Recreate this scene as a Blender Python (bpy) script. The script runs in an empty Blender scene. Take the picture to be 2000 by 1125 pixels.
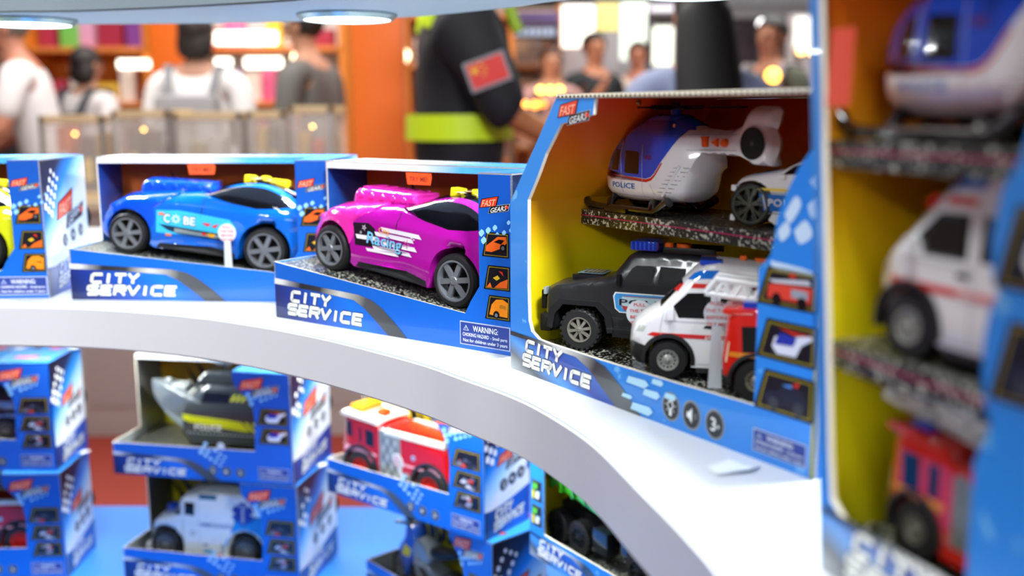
import bpy, bmesh, math, random
import numpy as np
from mathutils import Vector, Matrix
from mathutils.geometry import delaunay_2d_cdt
random.seed(7)
PI = math.pi
C = bpy.context.scene.collection
# ------------------------------------------------------------------ camera
Z0 = 1.22                       # eye height above the hall floor
F, P, R = 2000.0, .1722, -.004
cd = bpy.data.cameras.new('camera'); cam = bpy.data.objects.new('camera', cd); C.objects.link(cam)
cam.matrix_world = Matrix.Translation((0, 0, Z0)) @ Matrix.Rotation(PI/2-P, 4, 'X') @ Matrix.Rotation(R, 4, 'Z')
cd.sensor_width = 36; cd.lens = 36*F/2000; cd.clip_start = .02; cd.clip_end = 60
cd.dof.use_dof = True; cd.dof.focus_distance = .88; cd.dof.aperture_fstop = 3.5
sc = bpy.context.scene; sc.camera = cam
vs = sc.view_settings; vs.view_transform = 'Standard'; vs.look = 'None'; vs.gamma = 1; vs.exposure = -.08; vs.use_curve_mapping = False
# ------------------------------------------------------------------ world and large lights
w = bpy.data.worlds.new('world'); sc.world = w; w.use_nodes = True
bgn = w.node_tree.nodes['Background']; bgn.inputs[0].default_value = (.80, .86, 1, 1); bgn.inputs[1].default_value = .13
def area(name, loc, size, power, col=(1, 1, 1), target=None, shape='SQUARE', size_y=None):
    d = bpy.data.lights.new(name, 'AREA'); d.shape = shape; d.size = size; d.energy = power; d.color = col
    if size_y: d.size_y = size_y
    o = bpy.data.objects.new(name, d); C.objects.link(o); o.location = loc
    v = (Vector(target)-Vector(loc)) if target is not None else Vector((0, 0, -1))
    o.rotation_euler = v.to_track_quat('-Z', 'Y').to_euler(); return o
area('hall_or_fill_light', (.62, -.8, 2.7), .4, 100, (.97, .98, 1), (-.05, .9, 1.05))
area('hall_or_fill_light', (.0, -1.4, 1.9), .5, 3.5, (.9, .97, 1), (0, .9, 1.1))  # unseen frontal fill, added to lift the shelf rim and box fronts
area('hall_or_fill_light', (-.25, .15, 2.7), .35, 22, (.96, .98, 1), (.05, .55, 1.0))  # added overhead fill that whitens the shelf beside the tall box
sd = bpy.data.lights.new('fill_spot', 'SPOT'); sd.energy = 50; sd.color = (.92, .97, 1); sd.spot_size = math.radians(35); sd.spot_blend = .12; sd.shadow_soft_size = .12  # added spot, cone aimed to light the large box and miss the tall one
so_ = bpy.data.objects.new('fill_spot', sd); C.objects.link(so_); so_.location = (-1.0, -.6, 1.9); so_.rotation_euler = (Vector((-.13, 1.0, 1.03))-Vector(so_.location)).to_track_quat('-Z', 'Y').to_euler()
area('hall_or_fill_light', (-.9, 2.4, 3.9), .9, 75, (1, .96, .92), (-1.5, 3.7, .4))  # added fill that brightens the counter front and red floor across the aisle
area('hall_or_fill_light', (-1.5, 4.6, 3.9), 3.0, 230, (1, .95, .9))
area('hall_or_fill_light', (2.2, 6.5, 3.9), 3.0, 230, (1, .97, .93))
# shelf pucks: the discs are built with the shelves, these are their beams
PUCK_TOP = [(-.585, 1.275), (-.19, 1.225), (.17, .98), (.33, .62), (-.98, 1.3)]
PUCK_LOW = [(-.67, 1.53), (-.285, 1.50), (.16, 1.42), (-.10, 1.22)]
for x, y in PUCK_TOP: area('shelf_light', (x, y, Z0+.097), .1, 3.6, (.93, .98, 1), shape='DISK')
for x, y in PUCK_LOW: area('shelf_light', (x, y, Z0-.272), .09, 2.6, (.97, 1, .97), shape='DISK')

# ------------------------------------------------------------------ helpers
def at(px, py, z=None, Y=None):
    a, b = (px-1000)/F, (py-562.5)/F
    c, s = math.cos(R), math.sin(R); u = c*a+s*b; v = -s*a+c*b
    d = Vector((u, math.cos(P)-v*math.sin(P), -math.sin(P)-v*math.cos(P)))
    k = (z-Z0)/d.z if z is not None else Y/d.y
    return Vector((0, 0, Z0))+d*k
def lin(h):
    h = h.lstrip('#'); r = [int(h[i:i+2], 16)/255 for i in (0, 2, 4)]
    return tuple([(c/12.92 if c <= .04045 else ((c+.055)/1.055)**2.4) for c in r]+[1])
MC = {}
def M(h, rough=.45, metal=0, coat=0, emit=0, trans=0, alpha=1, bump=0, bscale=80):
    k = (h, rough, metal, coat, emit, trans, alpha, bump)
    if k in MC: return MC[k]
    m = bpy.data.materials.new('paint'); m.use_nodes = True; N = m.node_tree.nodes; L = m.node_tree.links
    b = N['Principled BSDF']; b.inputs['Base Color'].default_value = lin(h); b.inputs['Roughness'].default_value = rough
    b.inputs['Metallic'].default_value = metal; b.inputs['Coat Weight'].default_value = coat; b.inputs['Coat Roughness'].default_value = .05
    if emit: b.inputs['Emission Color'].default_value = lin(h); b.inputs['Emission Strength'].default_value = emit
    if trans: b.inputs['Transmission Weight'].default_value = trans
    b.inputs['Alpha'].default_value = alpha
    t = N.new('ShaderNodeTexCoord'); n = N.new('ShaderNodeTexNoise'); n.inputs['Scale'].default_value = bscale
    L.new(t.outputs['Object'], n.inputs['Vector'])
    if bump:
        bp = N.new('ShaderNodeBump'); bp.inputs['Strength'].default_value = bump; bp.inputs['Distance'].default_value = .002
        L.new(n.outputs['Fac'], bp.inputs['Height']); L.new(bp.outputs['Normal'], b.inputs['Normal'])
    else:
        mr = N.new('ShaderNodeMapRange'); mr.inputs[3].default_value = max(0, rough-.04); mr.inputs[4].default_value = rough+.05
        L.new(n.outputs['Fac'], mr.inputs[0]); L.new(mr.outputs[0], b.inputs['Roughness'])
    MC[k] = m; return m
def G(name, vec, lo, hi, stops, rough=.3, coat=.3, scuff=None, metal=0):
    """printed gradient along an object-space direction; scuff=(hex, amount)"""
    if name in MC: return MC[name]
    m = bpy.data.materials.new(name); m.use_nodes = True; N = m.node_tree.nodes; L = m.node_tree.links
    b = N['Principled BSDF']; b.inputs['Roughness'].default_value = rough; b.inputs['Coat Weight'].default_value = coat; b.inputs['Metallic'].default_value = metal
    t = N.new('ShaderNodeTexCoord'); d = N.new('ShaderNodeVectorMath'); d.operation = 'DOT_PRODUCT'; d.inputs[1].default_value = vec
    L.new(t.outputs['Object'], d.inputs[0]); mr = N.new('ShaderNodeMapRange'); mr.inputs[1].default_value = lo; mr.inputs[2].default_value = hi
    L.new(d.outputs['Value'], mr.inputs[0]); r = N.new('ShaderNodeValToRGB'); e = r.color_ramp.elements
    while len(e) < len(stops): e.new(.5)
    for i, (p, h) in enumerate(stops): e[i].position = p; e[i].color = lin(h)
    L.new(mr.outputs[0], r.inputs[0]); out = r.outputs[0]
    n = N.new('ShaderNodeTexNoise'); n.inputs['Scale'].default_value = 60; n.inputs['Detail'].default_value = 8; L.new(t.outputs['Object'], n.inputs['Vector'])
    if scuff:
        q = N.new('ShaderNodeMapRange'); q.inputs[1].default_value = 1-scuff[1]; q.inputs[2].default_value = 1.03-scuff[1]; L.new(n.outputs['Fac'], q.inputs[0])
        x = N.new('ShaderNodeMix'); x.data_type = 'RGBA'; L.new(q.outputs[0], x.inputs['Factor']); L.new(out, x.inputs['A']); x.inputs['B'].default_value = lin(scuff[0]); out = x.outputs['Result']
    L.new(out, b.inputs['Base Color']); MC[name] = m; return m
def glitter(name, base='0c0c0d', thr=.56):
    if name in MC: return MC[name]
    m = bpy.data.materials.new(name); m.use_nodes = True; N = m.node_tree.nodes; L = m.node_tree.links
    b = N['Principled BSDF']; t = N.new('ShaderNodeTexCoord'); n = N.new('ShaderNodeTexNoise'); n.inputs['Scale'].default_value = 420; n.inputs['Detail'].default_value = 3
    L.new(t.outputs['Object'], n.inputs['Vector']); r = N.new('ShaderNodeValToRGB'); e = r.color_ramp.elements
    e[0].position = thr; e[0].color = lin(base); e[1].position = thr+.05; e[1].color = lin('c9cdbd'); L.new(n.outputs['Fac'], r.inputs[0]); L.new(r.outputs[0], b.inputs['Base Color'])
    b.inputs['Roughness'].default_value = .35; b.inputs['Coat Weight'].default_value = 0 if 'dark' in name else .5
    bp = N.new('ShaderNodeBump'); bp.inputs['Strength'].default_value = .6; bp.inputs['Distance'].default_value = .001; L.new(n.outputs['Fac'], bp.inputs['Height']); L.new(bp.outputs['Normal'], b.inputs['Normal'])
    MC[name] = m; return m
def link(name, me, parent=None, loc=None, rz=None, smooth=None):
    if smooth is not None:
        for p in me.polygons: p.use_smooth = True
        me.set_sharp_from_angle(angle=math.radians(smooth))
    o = bpy.data.objects.new(name, me); C.objects.link(o)
    if parent: o.parent = parent
    if loc is not None: o.location = loc
    if rz is not None: o.rotation_euler = (0, 0, rz)
    return o
def obj(name, bm, mats, parent=None, smooth=None, loc=None, rz=None, fix=True):
    if fix: bmesh.ops.recalc_face_normals(bm, faces=bm.faces)
    me = bpy.data.meshes.new(name); bm.to_mesh(me); bm.free()
    for m in (mats if isinstance(mats, (list, tuple)) else [mats]): me.materials.append(m)
    return link(name, me, parent, loc, rz, smooth)
def thing(name, label, cat, loc=(0, 0, 0), rz=0, group=None):
    o = bpy.data.objects.new(name, None); C.objects.link(o); o.location = loc; o.rotation_euler = (0, 0, rz); o.empty_display_size = .02
    return tag(o, label, cat, group)
def tag(o, label, cat, group=None, kind=None):
    o['label'] = label; o['category'] = cat
    if group: o['group'] = group
    if kind: o['kind'] = kind
    return o
def struct(o): o['kind'] = 'structure'; return o
def dup(root, loc, rot, label=None, group=None):
    r = root.copy(); C.objects.link(r); r.location = loc; r.rotation_euler = rot
    if label: r['label'] = label
    if group: r['group'] = group
    for ch in list(root.children):
        c = ch.copy(); C.objects.link(c); c.parent = r
        for g in ch.children:
            d = g.copy(); C.objects.link(d); d.parent = c
    return r
def box(bm, x0, x1, y0, y1, z0, z1, mi=0, bev=0):
    vs_ = [bm.verts.new((x, y, z)) for x in (x0, x1) for y in (y0, y1) for z in (z0, z1)]
    fs = [bm.faces.new([vs_[i] for i in q]) for q in ((0, 1, 3, 2), (4, 6, 7, 5), (0, 4, 5, 1), (2, 3, 7, 6), (0, 2, 6, 4), (1, 5, 7, 3))]
    for f in fs: f.material_index = mi
    if bev:
        es = list({e for f in fs for e in f.edges}); bmesh.ops.bevel(bm, geom=es, offset=bev, segments=2, affect='EDGES', profile=.7)
    return vs_
def bxo(name, dims, mat, parent=None, bev=0, loc=None, rz=None):
    bm = bmesh.new(); box(bm, *dims, bev=bev); return obj(name, bm, mat, parent, 35 if bev else None, loc, rz)
def prism(bm, pts, o, u, v, n, th, mi=(0, 0, 0)):
    """polygon pts in plane (o,u,v); front face along n at o, thickness th going to -n; mi = front, back, edge"""
    o, u, v, n = map(Vector, (o, u, v, n))
    a = [bm.verts.new(o+u*x+v*y) for x, y in pts]; b = [bm.verts.new(o+u*x+v*y-n*th) for x, y in pts]
    f = bm.faces.new(a); f.material_index = mi[0]; g = bm.faces.new(b[::-1]); g.material_index = mi[1]
    for i in range(len(a)):
        j = (i+1) % len(a); e = bm.faces.new((a[i], b[i], b[j], a[j])); e.material_index = mi[2]
def tube(bm, pts, r, seg=8, mi=0):
    pts = [Vector(p) for p in pts]; rings = []
    for i, p in enumerate(pts):
        d = (pts[min(i+1, len(pts)-1)]-pts[max(i-1, 0)]).normalized()
        a = d.orthogonal().normalized() if i == 0 else (rings[-1][1]-d*rings[-1][1].dot(d)).normalized()
        b = d.cross(a); rr = r[i] if isinstance(r, (list, tuple)) else r
        rings.append(([bm.verts.new(p+(a*math.cos(2*PI*k/seg)+b*math.sin(2*PI*k/seg))*rr) for k in range(seg)], a))
    for i in range(len(rings)-1):
        A, B = rings[i][0], rings[i+1][0]
        for k in range(seg): bm.faces.new((A[k], A[(k+1) % seg], B[(k+1) % seg], B[k])).material_index = mi
    for q in (rings[0][0][::-1], rings[-1][0]): bm.faces.new(q).material_index = mi
def lathe(bm, prof, seg=24, axis='Y', mi=0, c=(0, 0, 0), caps=True):
    """prof: list of (radius, along axis)"""
    rings = []
    for r, a in prof:
        ring = []
        for k in range(seg):
            t = 2*PI*k/seg; x, y = r*math.cos(t), r*math.sin(t)
            p = (x, a, y) if axis == 'Y' else ((x, y, a) if axis == 'Z' else (a, x, y))
            ring.append(bm.verts.new(Vector(p)+Vector(c)))
        rings.append(ring)
    for A, B in zip(rings, rings[1:]):
        for k in range(seg): bm.faces.new((A[k], A[(k+1) % seg], B[(k+1) % seg], B[k])).material_index = mi
    for q in ((rings[0], rings[-1]) if caps else ()): bm.faces.new(q).material_index = mi
def inside(p, poly):
    x, y = p; c = False; n = len(poly); j = n-1
    for i in range(n):
        xi, yi = poly[i]; xj, yj = poly[j]
        if (yi > y) != (yj > y) and x < (xj-xi)*(y-yi)/(yj-yi+1e-12)+xi: c = not c
        j = i
    return c
def arc(cx, cz, r, a0, a1, n=12): return [(cx+r*math.cos(a0+(a1-a0)*i/n), cz+r*math.sin(a0+(a1-a0)*i/n)) for i in range(n+1)]
def sm(pts, n=4):
    """Catmull-Rom through the points (open)"""
    out = []
    for i in range(len(pts)-1):
        p0 = pts[max(i-1, 0)]; p1 = pts[i]; p2 = pts[i+1]; p3 = pts[min(i+2, len(pts)-1)]
        for k in range(n):
            t = k/n; out.append(tuple(.5*((2*p1[d])+(-p0[d]+p2[d])*t+(2*p0[d]-5*p1[d]+4*p2[d]-p3[d])*t*t+(-p0[d]+3*p1[d]-3*p2[d]+p3[d])*t**3) for d in (0, 1)))
    out.append(pts[-1]); return out
def ss(a, b, x): t = min(1, max(0, (x-a)/(b-a))); return t*t*(3-2*t)
def shell(name, outline, W, mats, regions=(), parent=None, r=.005, step=.006, topmat=None, crown=0, sharp=None, cross=4, smooth=40, inset=()):
    """closed body: side silhouette in x,z given half-width W(x,z), mirrored and joined over the outline"""
    o = [outline[0]]
    for p in outline[1:]:
        if math.hypot(p[0]-o[-1][0], p[1]-o[-1][1]) > 2e-4: o.append(p)
    if math.hypot(o[0][0]-o[-1][0], o[0][1]-o[-1][1]) < 2e-4: o.pop()
    ar = sum(o[i][0]*o[(i+1) % len(o)][1]-o[(i+1) % len(o)][0]*o[i][1] for i in range(len(o)))
    if ar < 0: o.reverse()
    d2 = []                                             # subdivide long edges
    for i in range(len(o)):
        a, b = o[i], o[(i+1) % len(o)]; L = math.hypot(b[0]-a[0], b[1]-a[1]); k = max(1, int(L/(step*1.3)))
        d2 += [(a[0]+(b[0]-a[0])*t/k, a[1]+(b[1]-a[1])*t/k) for t in range(k)]
    o = d2; n = len(o)
    A = np.array(o); B = np.roll(A, -1, 0); keep = np.array([not (sharp and sharp((a[0]+b[0])/2, (a[1]+b[1])/2)) for a, b in zip(A, B)])
    def dist(p, m=None):
        a, b = (A[m], B[m]) if m is not None else (A, B)
        if not len(a): return 1
        ab = b-a; t = np.clip(((p-a)*ab).sum(1)/((ab*ab).sum(1)+1e-12), 0, 1); return float(np.sqrt((((a+ab*t[:, None])-p)**2).sum(1)).min())
    pts = [Vector(p) for p in o]; faces = [list(range(n))]
    for poly, mi in regions:
        s = len(pts); pts += [Vector(p) for p in poly]; faces.append(list(range(s, s+len(poly))))
    x0, z0 = A.min(0); x1, z1 = A.max(0)
    for i in range(int((x1-x0)/step)+1):
        for j in range(int((z1-z0)/step)+1):
            p = (x0+step*(i+.5*(j % 2)), z0+step*j)
            if inside(p, o) and dist(np.array(p)) > step*.45: pts.append(Vector(p))
    if r:
        for f in (.12, .4, .8):
            for i in range(n):
                t = Vector(o[(i+1) % n])-Vector(o[i-1]); q = Vector(o[i])+Vector((-t.y, t.x)).normalized()*r*f
                if keep[i] and inside(q, o) and dist(np.array(q)) > r*f*.9: pts.append(q)
    V, _, Fc, ov, _, _ = delaunay_2d_cdt(pts, [], faces, 1, 1e-6, True)
    def hw(x, z):
        w_ = W(x, z)
        if r:
            d = dist(np.array((x, z)), keep)
            rr = min(r, w_*.9)
            if d < rr: w_ = w_-rr+math.sqrt(max(0, rr*rr-(rr-d)**2))
        return w_
    HW = [hw(v.x, v.y) for v in V]
    bm = bmesh.new(); Lv = [bm.verts.new((v.x, -h, v.y)) for v, h in zip(V, HW)]; Rv = [bm.verts.new((v.x, h, v.y)) for v, h in zip(V, HW)]
    for f in Fc:
        cx = sum(V[i].x for i in f)/len(f); cz = sum(V[i].y for i in f)/len(f); mi = 0
        if not inside((cx, cz), o): continue
        for poly, m in regions:
            if inside((cx, cz), poly): mi = m
        try:
            a = bm.faces.new([Lv[i] for i in f]); a.material_index = mi
            b = bm.faces.new([Rv[i] for i in f][::-1]); b.material_index = mi
        except ValueError: pass
    idx = {}
    for k, l in enumerate(ov):
        for q in l:
            if q < n: idx[q] = k
    rows = []
    for i in range(n):
        k = idx.get(i)
        if k is None: rows.append(None); continue
        t = Vector(o[(i+1) % n])-Vector(o[i-1]); nn = Vector((t.y, -t.x)).normalized(); row = [Lv[k]]
        for c in range(1, cross):
            s = -1+2*c/cross; h = crown*(1-s*s); row.append(bm.verts.new((V[k].x+nn.x*h, HW[k]*s, V[k].y+nn.y*h)))
        row.append(Rv[k]); rows.append((row, nn))
    rr = [q for q in zip(rows, range(n)) if q[0]]
    for a in range(len(rr)):
        (ra, na), ia = rr[a]; (rb, nb), ib = rr[(a+1) % len(rr)]
        mx = (o[ia][0]+o[ib][0])/2; mz = (o[ia][1]+o[ib][1])/2; mi = topmat(mx, mz, na.x, na.y) if topmat else 0
        for c in range(cross):
            try: bm.faces.new((ra[c], rb[c], rb[c+1], ra[c+1])).material_index = mi
            except ValueError: pass
    ob = obj(name, bm, mats, parent, smooth); return ob, hw
# ---- text
TC = {}
def tmesh(s):
    if s in TC: return TC[s]
    cu = bpy.data.curves.new('t', 'FONT'); cu.body = s; cu.size = 1; cu.resolution_u = 2; cu.offset = .012
    o = bpy.data.objects.new('t', cu); C.objects.link(o); bpy.context.view_layer.update()
    me = o.evaluated_get(bpy.context.evaluated_depsgraph_get()).to_mesh()
    v = [(p.co.x, p.co.y) for p in me.vertices]; f = [list(p.vertices) for p in me.polygons]
    o.evaluated_get(bpy.context.evaluated_depsgraph_get()).to_mesh_clear() if False else None
    bpy.data.objects.remove(o); 
    x0 = min(p[0] for p in v); x1 = max(p[0] for p in v); v = [((a-x0)/(x1-x0), b/.7) for a, b in v]
    TC[s] = (v, f); return TC[s]
LET = {'C': [[(1, 1), (.18, 1), (0, .84), (0, .16), (.18, 0), (1, 0)]], 'I': [[(.3, -.1), (.3, 1.1)]], 'T': [[(0, 1), (1.1, 1)], [(.55, 1), (.55, -.1)]],
       'Y': [[(0, 1.1), (.5, .45), (1, 1.1)], [(.5, .45), (.5, -.1)]], 'S': [[(1, 1), (.12, 1), (0, .9), (0, .6), (.12, .5), (.88, .5), (1, .4), (1, .1), (.88, 0), (0, 0)]],
       'E': [[(1, 1), (0, 1), (0, 0), (1, 0)], [(0, .5), (.9, .5)]], 'R': [[(0, -.1), (0, 1), (.88, 1), (1, .88), (1, .6), (.88, .48), (0, .48)], [(.55, .48), (1, -.1)]],
       'V': [[(-.05, 1.1), (.45, 0), (1, 1.1)]]}
class Dec:
    """flat printed marks on a plane: local origin o, right u, up v, outward n"""
    def __init__(s, name, parent, o, u, v, n, wrap=None):
        s.name, s.parent, s.o, s.u, s.v, s.n = name, parent, Vector(o), Vector(u), Vector(v), Vector(n); s.bm = bmesh.new(); s.mats = []; s.wrap = wrap
    def mi(s, m):
        if m not in s.mats: s.mats.append(m)
        return s.mats.index(m)
    def P(s, x, y, l):
        e = .00022*(1+l)
        if s.wrap: return Vector(s.wrap(x, y, e))
        return s.o+s.u*x+s.v*y+s.n*e
    def poly(s, pts, m, l=0):
        if s.wrap and max(max(p[0] for p in pts)-min(p[0] for p in pts), max(p[1] for p in pts)-min(p[1] for p in pts)) > .005:
            o = []; g = .003
            for i, a in enumerate(pts):
                b = pts[(i+1) % len(pts)]; k = max(1, int(math.hypot(b[0]-a[0], b[1]-a[1])/g)); o += [(a[0]+(b[0]-a[0])*t/k, a[1]+(b[1]-a[1])*t/k) for t in range(k)]
            q = [Vector(p) for p in o]; x0 = min(p[0] for p in o); y0 = min(p[1] for p in o); x1 = max(p[0] for p in o); y1 = max(p[1] for p in o)
            for i in range(1, int((x1-x0)/g)+1):
                for j in range(1, int((y1-y0)/g)+1):
                    p = (x0+i*g+.0001*(j % 3), y0+j*g)
                    if inside(p, o) and min((p[0]-a[0])**2+(p[1]-a[1])**2 for a in o) > (g*.4)**2: q.append(Vector(p))
            V, _, Fc, _, _, _ = delaunay_2d_cdt(q, [], [list(range(len(o)))], 1, 1e-7, False); vs_ = [s.bm.verts.new(s.P(v.x, v.y, l)) for v in V]; k = s.mi(m)
            for f in Fc:
                try: s.bm.faces.new([vs_[i] for i in f]).material_index = k
                except ValueError: pass
            return
        try: f = s.bm.faces.new([s.bm.verts.new(s.P(x, y, l)) for x, y in pts]); f.material_index = s.mi(m)
        except ValueError: pass
    def disc(s, x, y, r, m, l=0, ry=None, n=20): s.poly([(x+r*math.cos(2*PI*i/n), y+(ry or r)*math.sin(2*PI*i/n)) for i in range(n)], m, l)
    def text(s, t, x, y, wd, h, m, l=0, sh=0, slope=0):
        v, f = tmesh(t); vs_ = [s.bm.verts.new(s.P(x+a*wd+b*h*sh, y+b*h+a*wd*slope, l)) for a, b in v]; k = s.mi(m)
        for q in f:
            try: s.bm.faces.new([vs_[i] for i in q]).material_index = k
            except ValueError: pass
    def strokes(s, lines, x, y, lw, lh, hw, m, l=0, sh=.22, slope=0):
        for pl in lines:
            q = [Vector((x+a*lw+b*lh*sh, y+b*lh+slope*(x+a*lw))) for a, b in pl]
            for i in range(len(q)-1):
                d = (q[i+1]-q[i]).normalized(); nn = Vector((-d.y, d.x))*hw; e0 = d*hw*(.55 if i else 0); e1 = d*hw*(.55 if i < len(q)-2 else 0)
                s.poly([tuple(q[i]-e0-nn), tuple(q[i+1]+e1-nn), tuple(q[i+1]+e1+nn), tuple(q[i]-e0+nn)], m, l)
    def city(s, x, y, wd, h, m=None, dark=None, slope=0):
        """the two-line lettering; (x,y) lower left, wd = width of SERVICE, h = overall height"""
        m = m or M('eef2ee', .4); dark = dark or M('10142c', .4); lh = h*.38; pw = wd/7
        for wds, yy, xx in (('SERVICE', 0, x), ('CITY', h*.56, x+pw*.35)):
            for i, ch in enumerate(wds):
                px = xx+i*pw-(pw*.32 if wds == 'CITY' and i > 1 else 0)-(pw*.5 if wds == 'SERVICE' and i > 4 else 0)*.5
                for ly, (mm, hw_) in enumerate(((dark, lh*.27), (m, lh*.19))): s.strokes(LET[ch], px, y+yy, pw*.76, lh, hw_, mm, 1+ly, .22, slope)
    def build(s, smooth=None): return obj(s.name, s.bm, s.mats or [M('ffffff')], s.parent, None, fix=False)
WHITE = M('f2f4f2', .4); BLACK = M('0a0a0c', .35); NAVY = M('20409a', .4); RED = M('d8301c', .35); ORANGE = M('e8621c', .35)
def logo(name, par, o, u, v, n, x, y, wd, slope=.18):
    d = Dec(name, par, o, u, v, n); h = wd*.22
    k = BLACK; red = M('dc3a1c', .3); sil = M('9fa6aa', .3)
    d.poly([(x-.03*wd, y-.05*h), (x+.58*wd, y+.1*h+slope*.3*wd), (x+.66*wd, y+1.25*h+slope*.6*wd), (x+.06*wd, y+1.1*h)], k, 0)
    d.poly([(x+.28*wd, y-.75*h), (x+.98*wd, y-.4*h+slope*.25*wd), (x+1.05*wd, y+.5*h+slope*.35*wd), (x+.36*wd, y+.2*h)], sil, 0)
    d.poly([(x+.3*wd, y-.68*h), (x+.97*wd, y-.33*h+slope*.25*wd), (x+1.02*wd, y+.42*h+slope*.35*wd), (x+.37*wd, y+.14*h)], k, 1)
    d.poly([(x, y), (x+.55*wd, y+.15*h+slope*.3*wd), (x+.63*wd, y+1.15*h+slope*.6*wd), (x+.08*wd, y+1.02*h)], red, 1)
    d.text('FAST', x+.06*wd, y+.12*h, .46*wd, .8*h, M('f6b090', .4), 2, .3, slope*.9)
    d.text('GEARS', x+.36*wd, y-.62*h, .55*wd, .62*h, M('dfe3e4', .3), 2, .3, slope*1.5)
    d.disc(x+.93*wd, y+.12*h+slope*.2*wd, .07*wd, red, 2, .22*h); return d.build()
def treads(d, x, y, a, sc_, m, rows=3, n=5, fade=1):
    """dashes of a tyre print running along direction a"""
    ca, sa = math.cos(a), math.sin(a); rnd = random.Random(int(1e4*abs(x+y))+n)
    for i in range(n):
        for j in range(rows):
            k = sc_*(1-.09*i); ux = x+(i*1.15*ca-j*1.0*sa)*sc_; uy = y+(i*1.15*sa+j*1.0*ca)*sc_
            q = [(-.5, -.36), (.32, -.42), (.5, -.1), (.42, .36), (-.3, .42), (-.52, .1)]
            if rnd.random() < .12: continue
            d.poly([(ux+(p*math.cos(a+.5)-r_*math.sin(a+.5))*k*.9, uy+(p*math.sin(a+.5)+r_*math.cos(a+.5))*k*.9) for p, r_ in q], m, 1)
def picture(par, o, u, v, n, x, y, wd, h, kind, skew=.12, name='picture'):
    d = Dec(name, par, o, u, v, n); K = M('08080c', .3); Y = M('8a7a20', .4)
    d.poly([(x-skew*wd, y), (x+wd, y), (x+wd, y+h), (x+skew*.6*wd, y+h)], K, 0)
    e = .04*wd; d.poly([(x-skew*wd+2*e, y+e), (x+wd-e, y+e), (x+wd-e, y+h-e), (x+skew*.6*wd+e, y+h-e)], Y, 1)
    d.poly([(x-skew*wd+3*e, y+1.8*e), (x+wd-1.8*e, y+1.8*e), (x+wd-1.8*e, y+h-1.8*e), (x+skew*.6*wd+1.8*e, y+h-1.8*e)], M('11131c', .3), 2)
    def q(pts, m, l=3): d.poly([(x+a*wd, y+b*h) for a, b in pts], m, l)
    if kind == 'car1': q([(.05, .22), (.3, .2), (.75, .4), (.93, .62), (.9, .86), (.55, .84), (.3, .62), (.08, .45)], ORANGE); q([(.4, .62), (.62, .74), (.84, .72), (.7, .55)], K, 4); d.disc(x+.78*wd, y+.4*h, .13*wd, K, 4); d.disc(x+.78*wd, y+.4*h, .07*wd, M('555a66'), 5)
    elif kind == 'car2': q([(.35, .1), (.9, .12), (.92, .5), (.6, .34)], ORANGE); q([(.02, .1), (.25, .1), (.18, .3)], ORANGE); q([(.3, .5), (.5, .62), (.6, .5), (.45, .4)], M('d8b020')); q([(.55, .8), (.7, .78), (.75, .6)], RED)
    elif kind == 'car3': q([(.1, .2), (.9, .15), (.93, .75), (.7, .88), (.4, .85), (.2, .62)], M('f08a1a', .3)); q([(.55, .5), (.85, .45), (.85, .6), (.6, .68)], M('f8b440')); d.disc(x+.42*wd, y+.22*h, .14*wd, K, 4); d.disc(x+.42*wd, y+.2*h, .07*wd, M('70757f'), 5)
    elif kind == 'truck': q([(.1, .2), (.9, .2), (.92, .62), (.4, .6), (.12, .56)], M('e0402a')); q([(.12, .68), (.85, .8), (.9, .68), (.2, .6)], M('c9cdd2')); q([(.55, .3), (.85, .3), (.85, .52), (.55, .52)], M('9aa0a8'), 4); d.disc(x+.28*wd, y+.2*h, .09*wd, K, 4); d.disc(x+.75*wd, y+.2*h, .09*wd, K, 4); q([(.5, .8), (.62, .8), (.6, .92), (.5, .9)], RED)
    elif kind == 'heli': q([(.2, .35), (.3, .18), (.65, .2), (.75, .5), (.95, .7), (.9, .8), (.5, .62), (.25, .6)], M('dfe3ee')); q([(.25, .42), (.6, .45), (.66, .66), (.35, .72)], M('1c2ea0'), 4); q([(.3, .85), (.6, .8), (.95, .78), (.6, .72)], RED, 4)
    elif kind == 'suv': q([(.08, .3), (.15, .5), (.35, .55), (.45, .72), (.8, .7), (.9, .45), (.88, .25), (.2, .2)], M('1d2436', .3)); q([(.42, .72), (.6, .78), (.62, .7)], M('4a90e0'), 4); q([(.6, .78), (.75, .88), (.72, .74)], RED, 4); d.disc(x+.28*wd, y+.24*h, .1*wd, M('30343e'), 4); d.disc(x+.75*wd, y+.24*h, .1*wd, M('30343e'), 4)
    elif kind == 'dump': q([(.1, .55), (.55, .6), (.6, .85), (.15, .85)], M('5ac030')); q([(.05, .1), (.3, .1), (.3, .5), (.05, .5)], M('d8d020')); q([(.4, .15), (.75, .15), (.8, .5), (.45, .5)], M('dfe3ee')); q([(.6, .55), (.9, .55), (.9, .3), (.75, .5)], M('30a0d0'))
    else:
        rnd = random.Random(kind+str(round(x+y, 3)))
        for i in range(9):
            a, b = rnd.uniform(.15, .8), rnd.uniform(.15, .75); c = rnd.choice(['4a4f63', '8a90a8', 'c23a24', '2c3042', '6b7080', 'b8bcc8'])
            q([(a-.12, b-.06), (a+.08, b-.1), (a+.13, b+.05), (a-.03, b+.13)], M(c, .4), 3+i % 3)
    return d.build()
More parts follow.
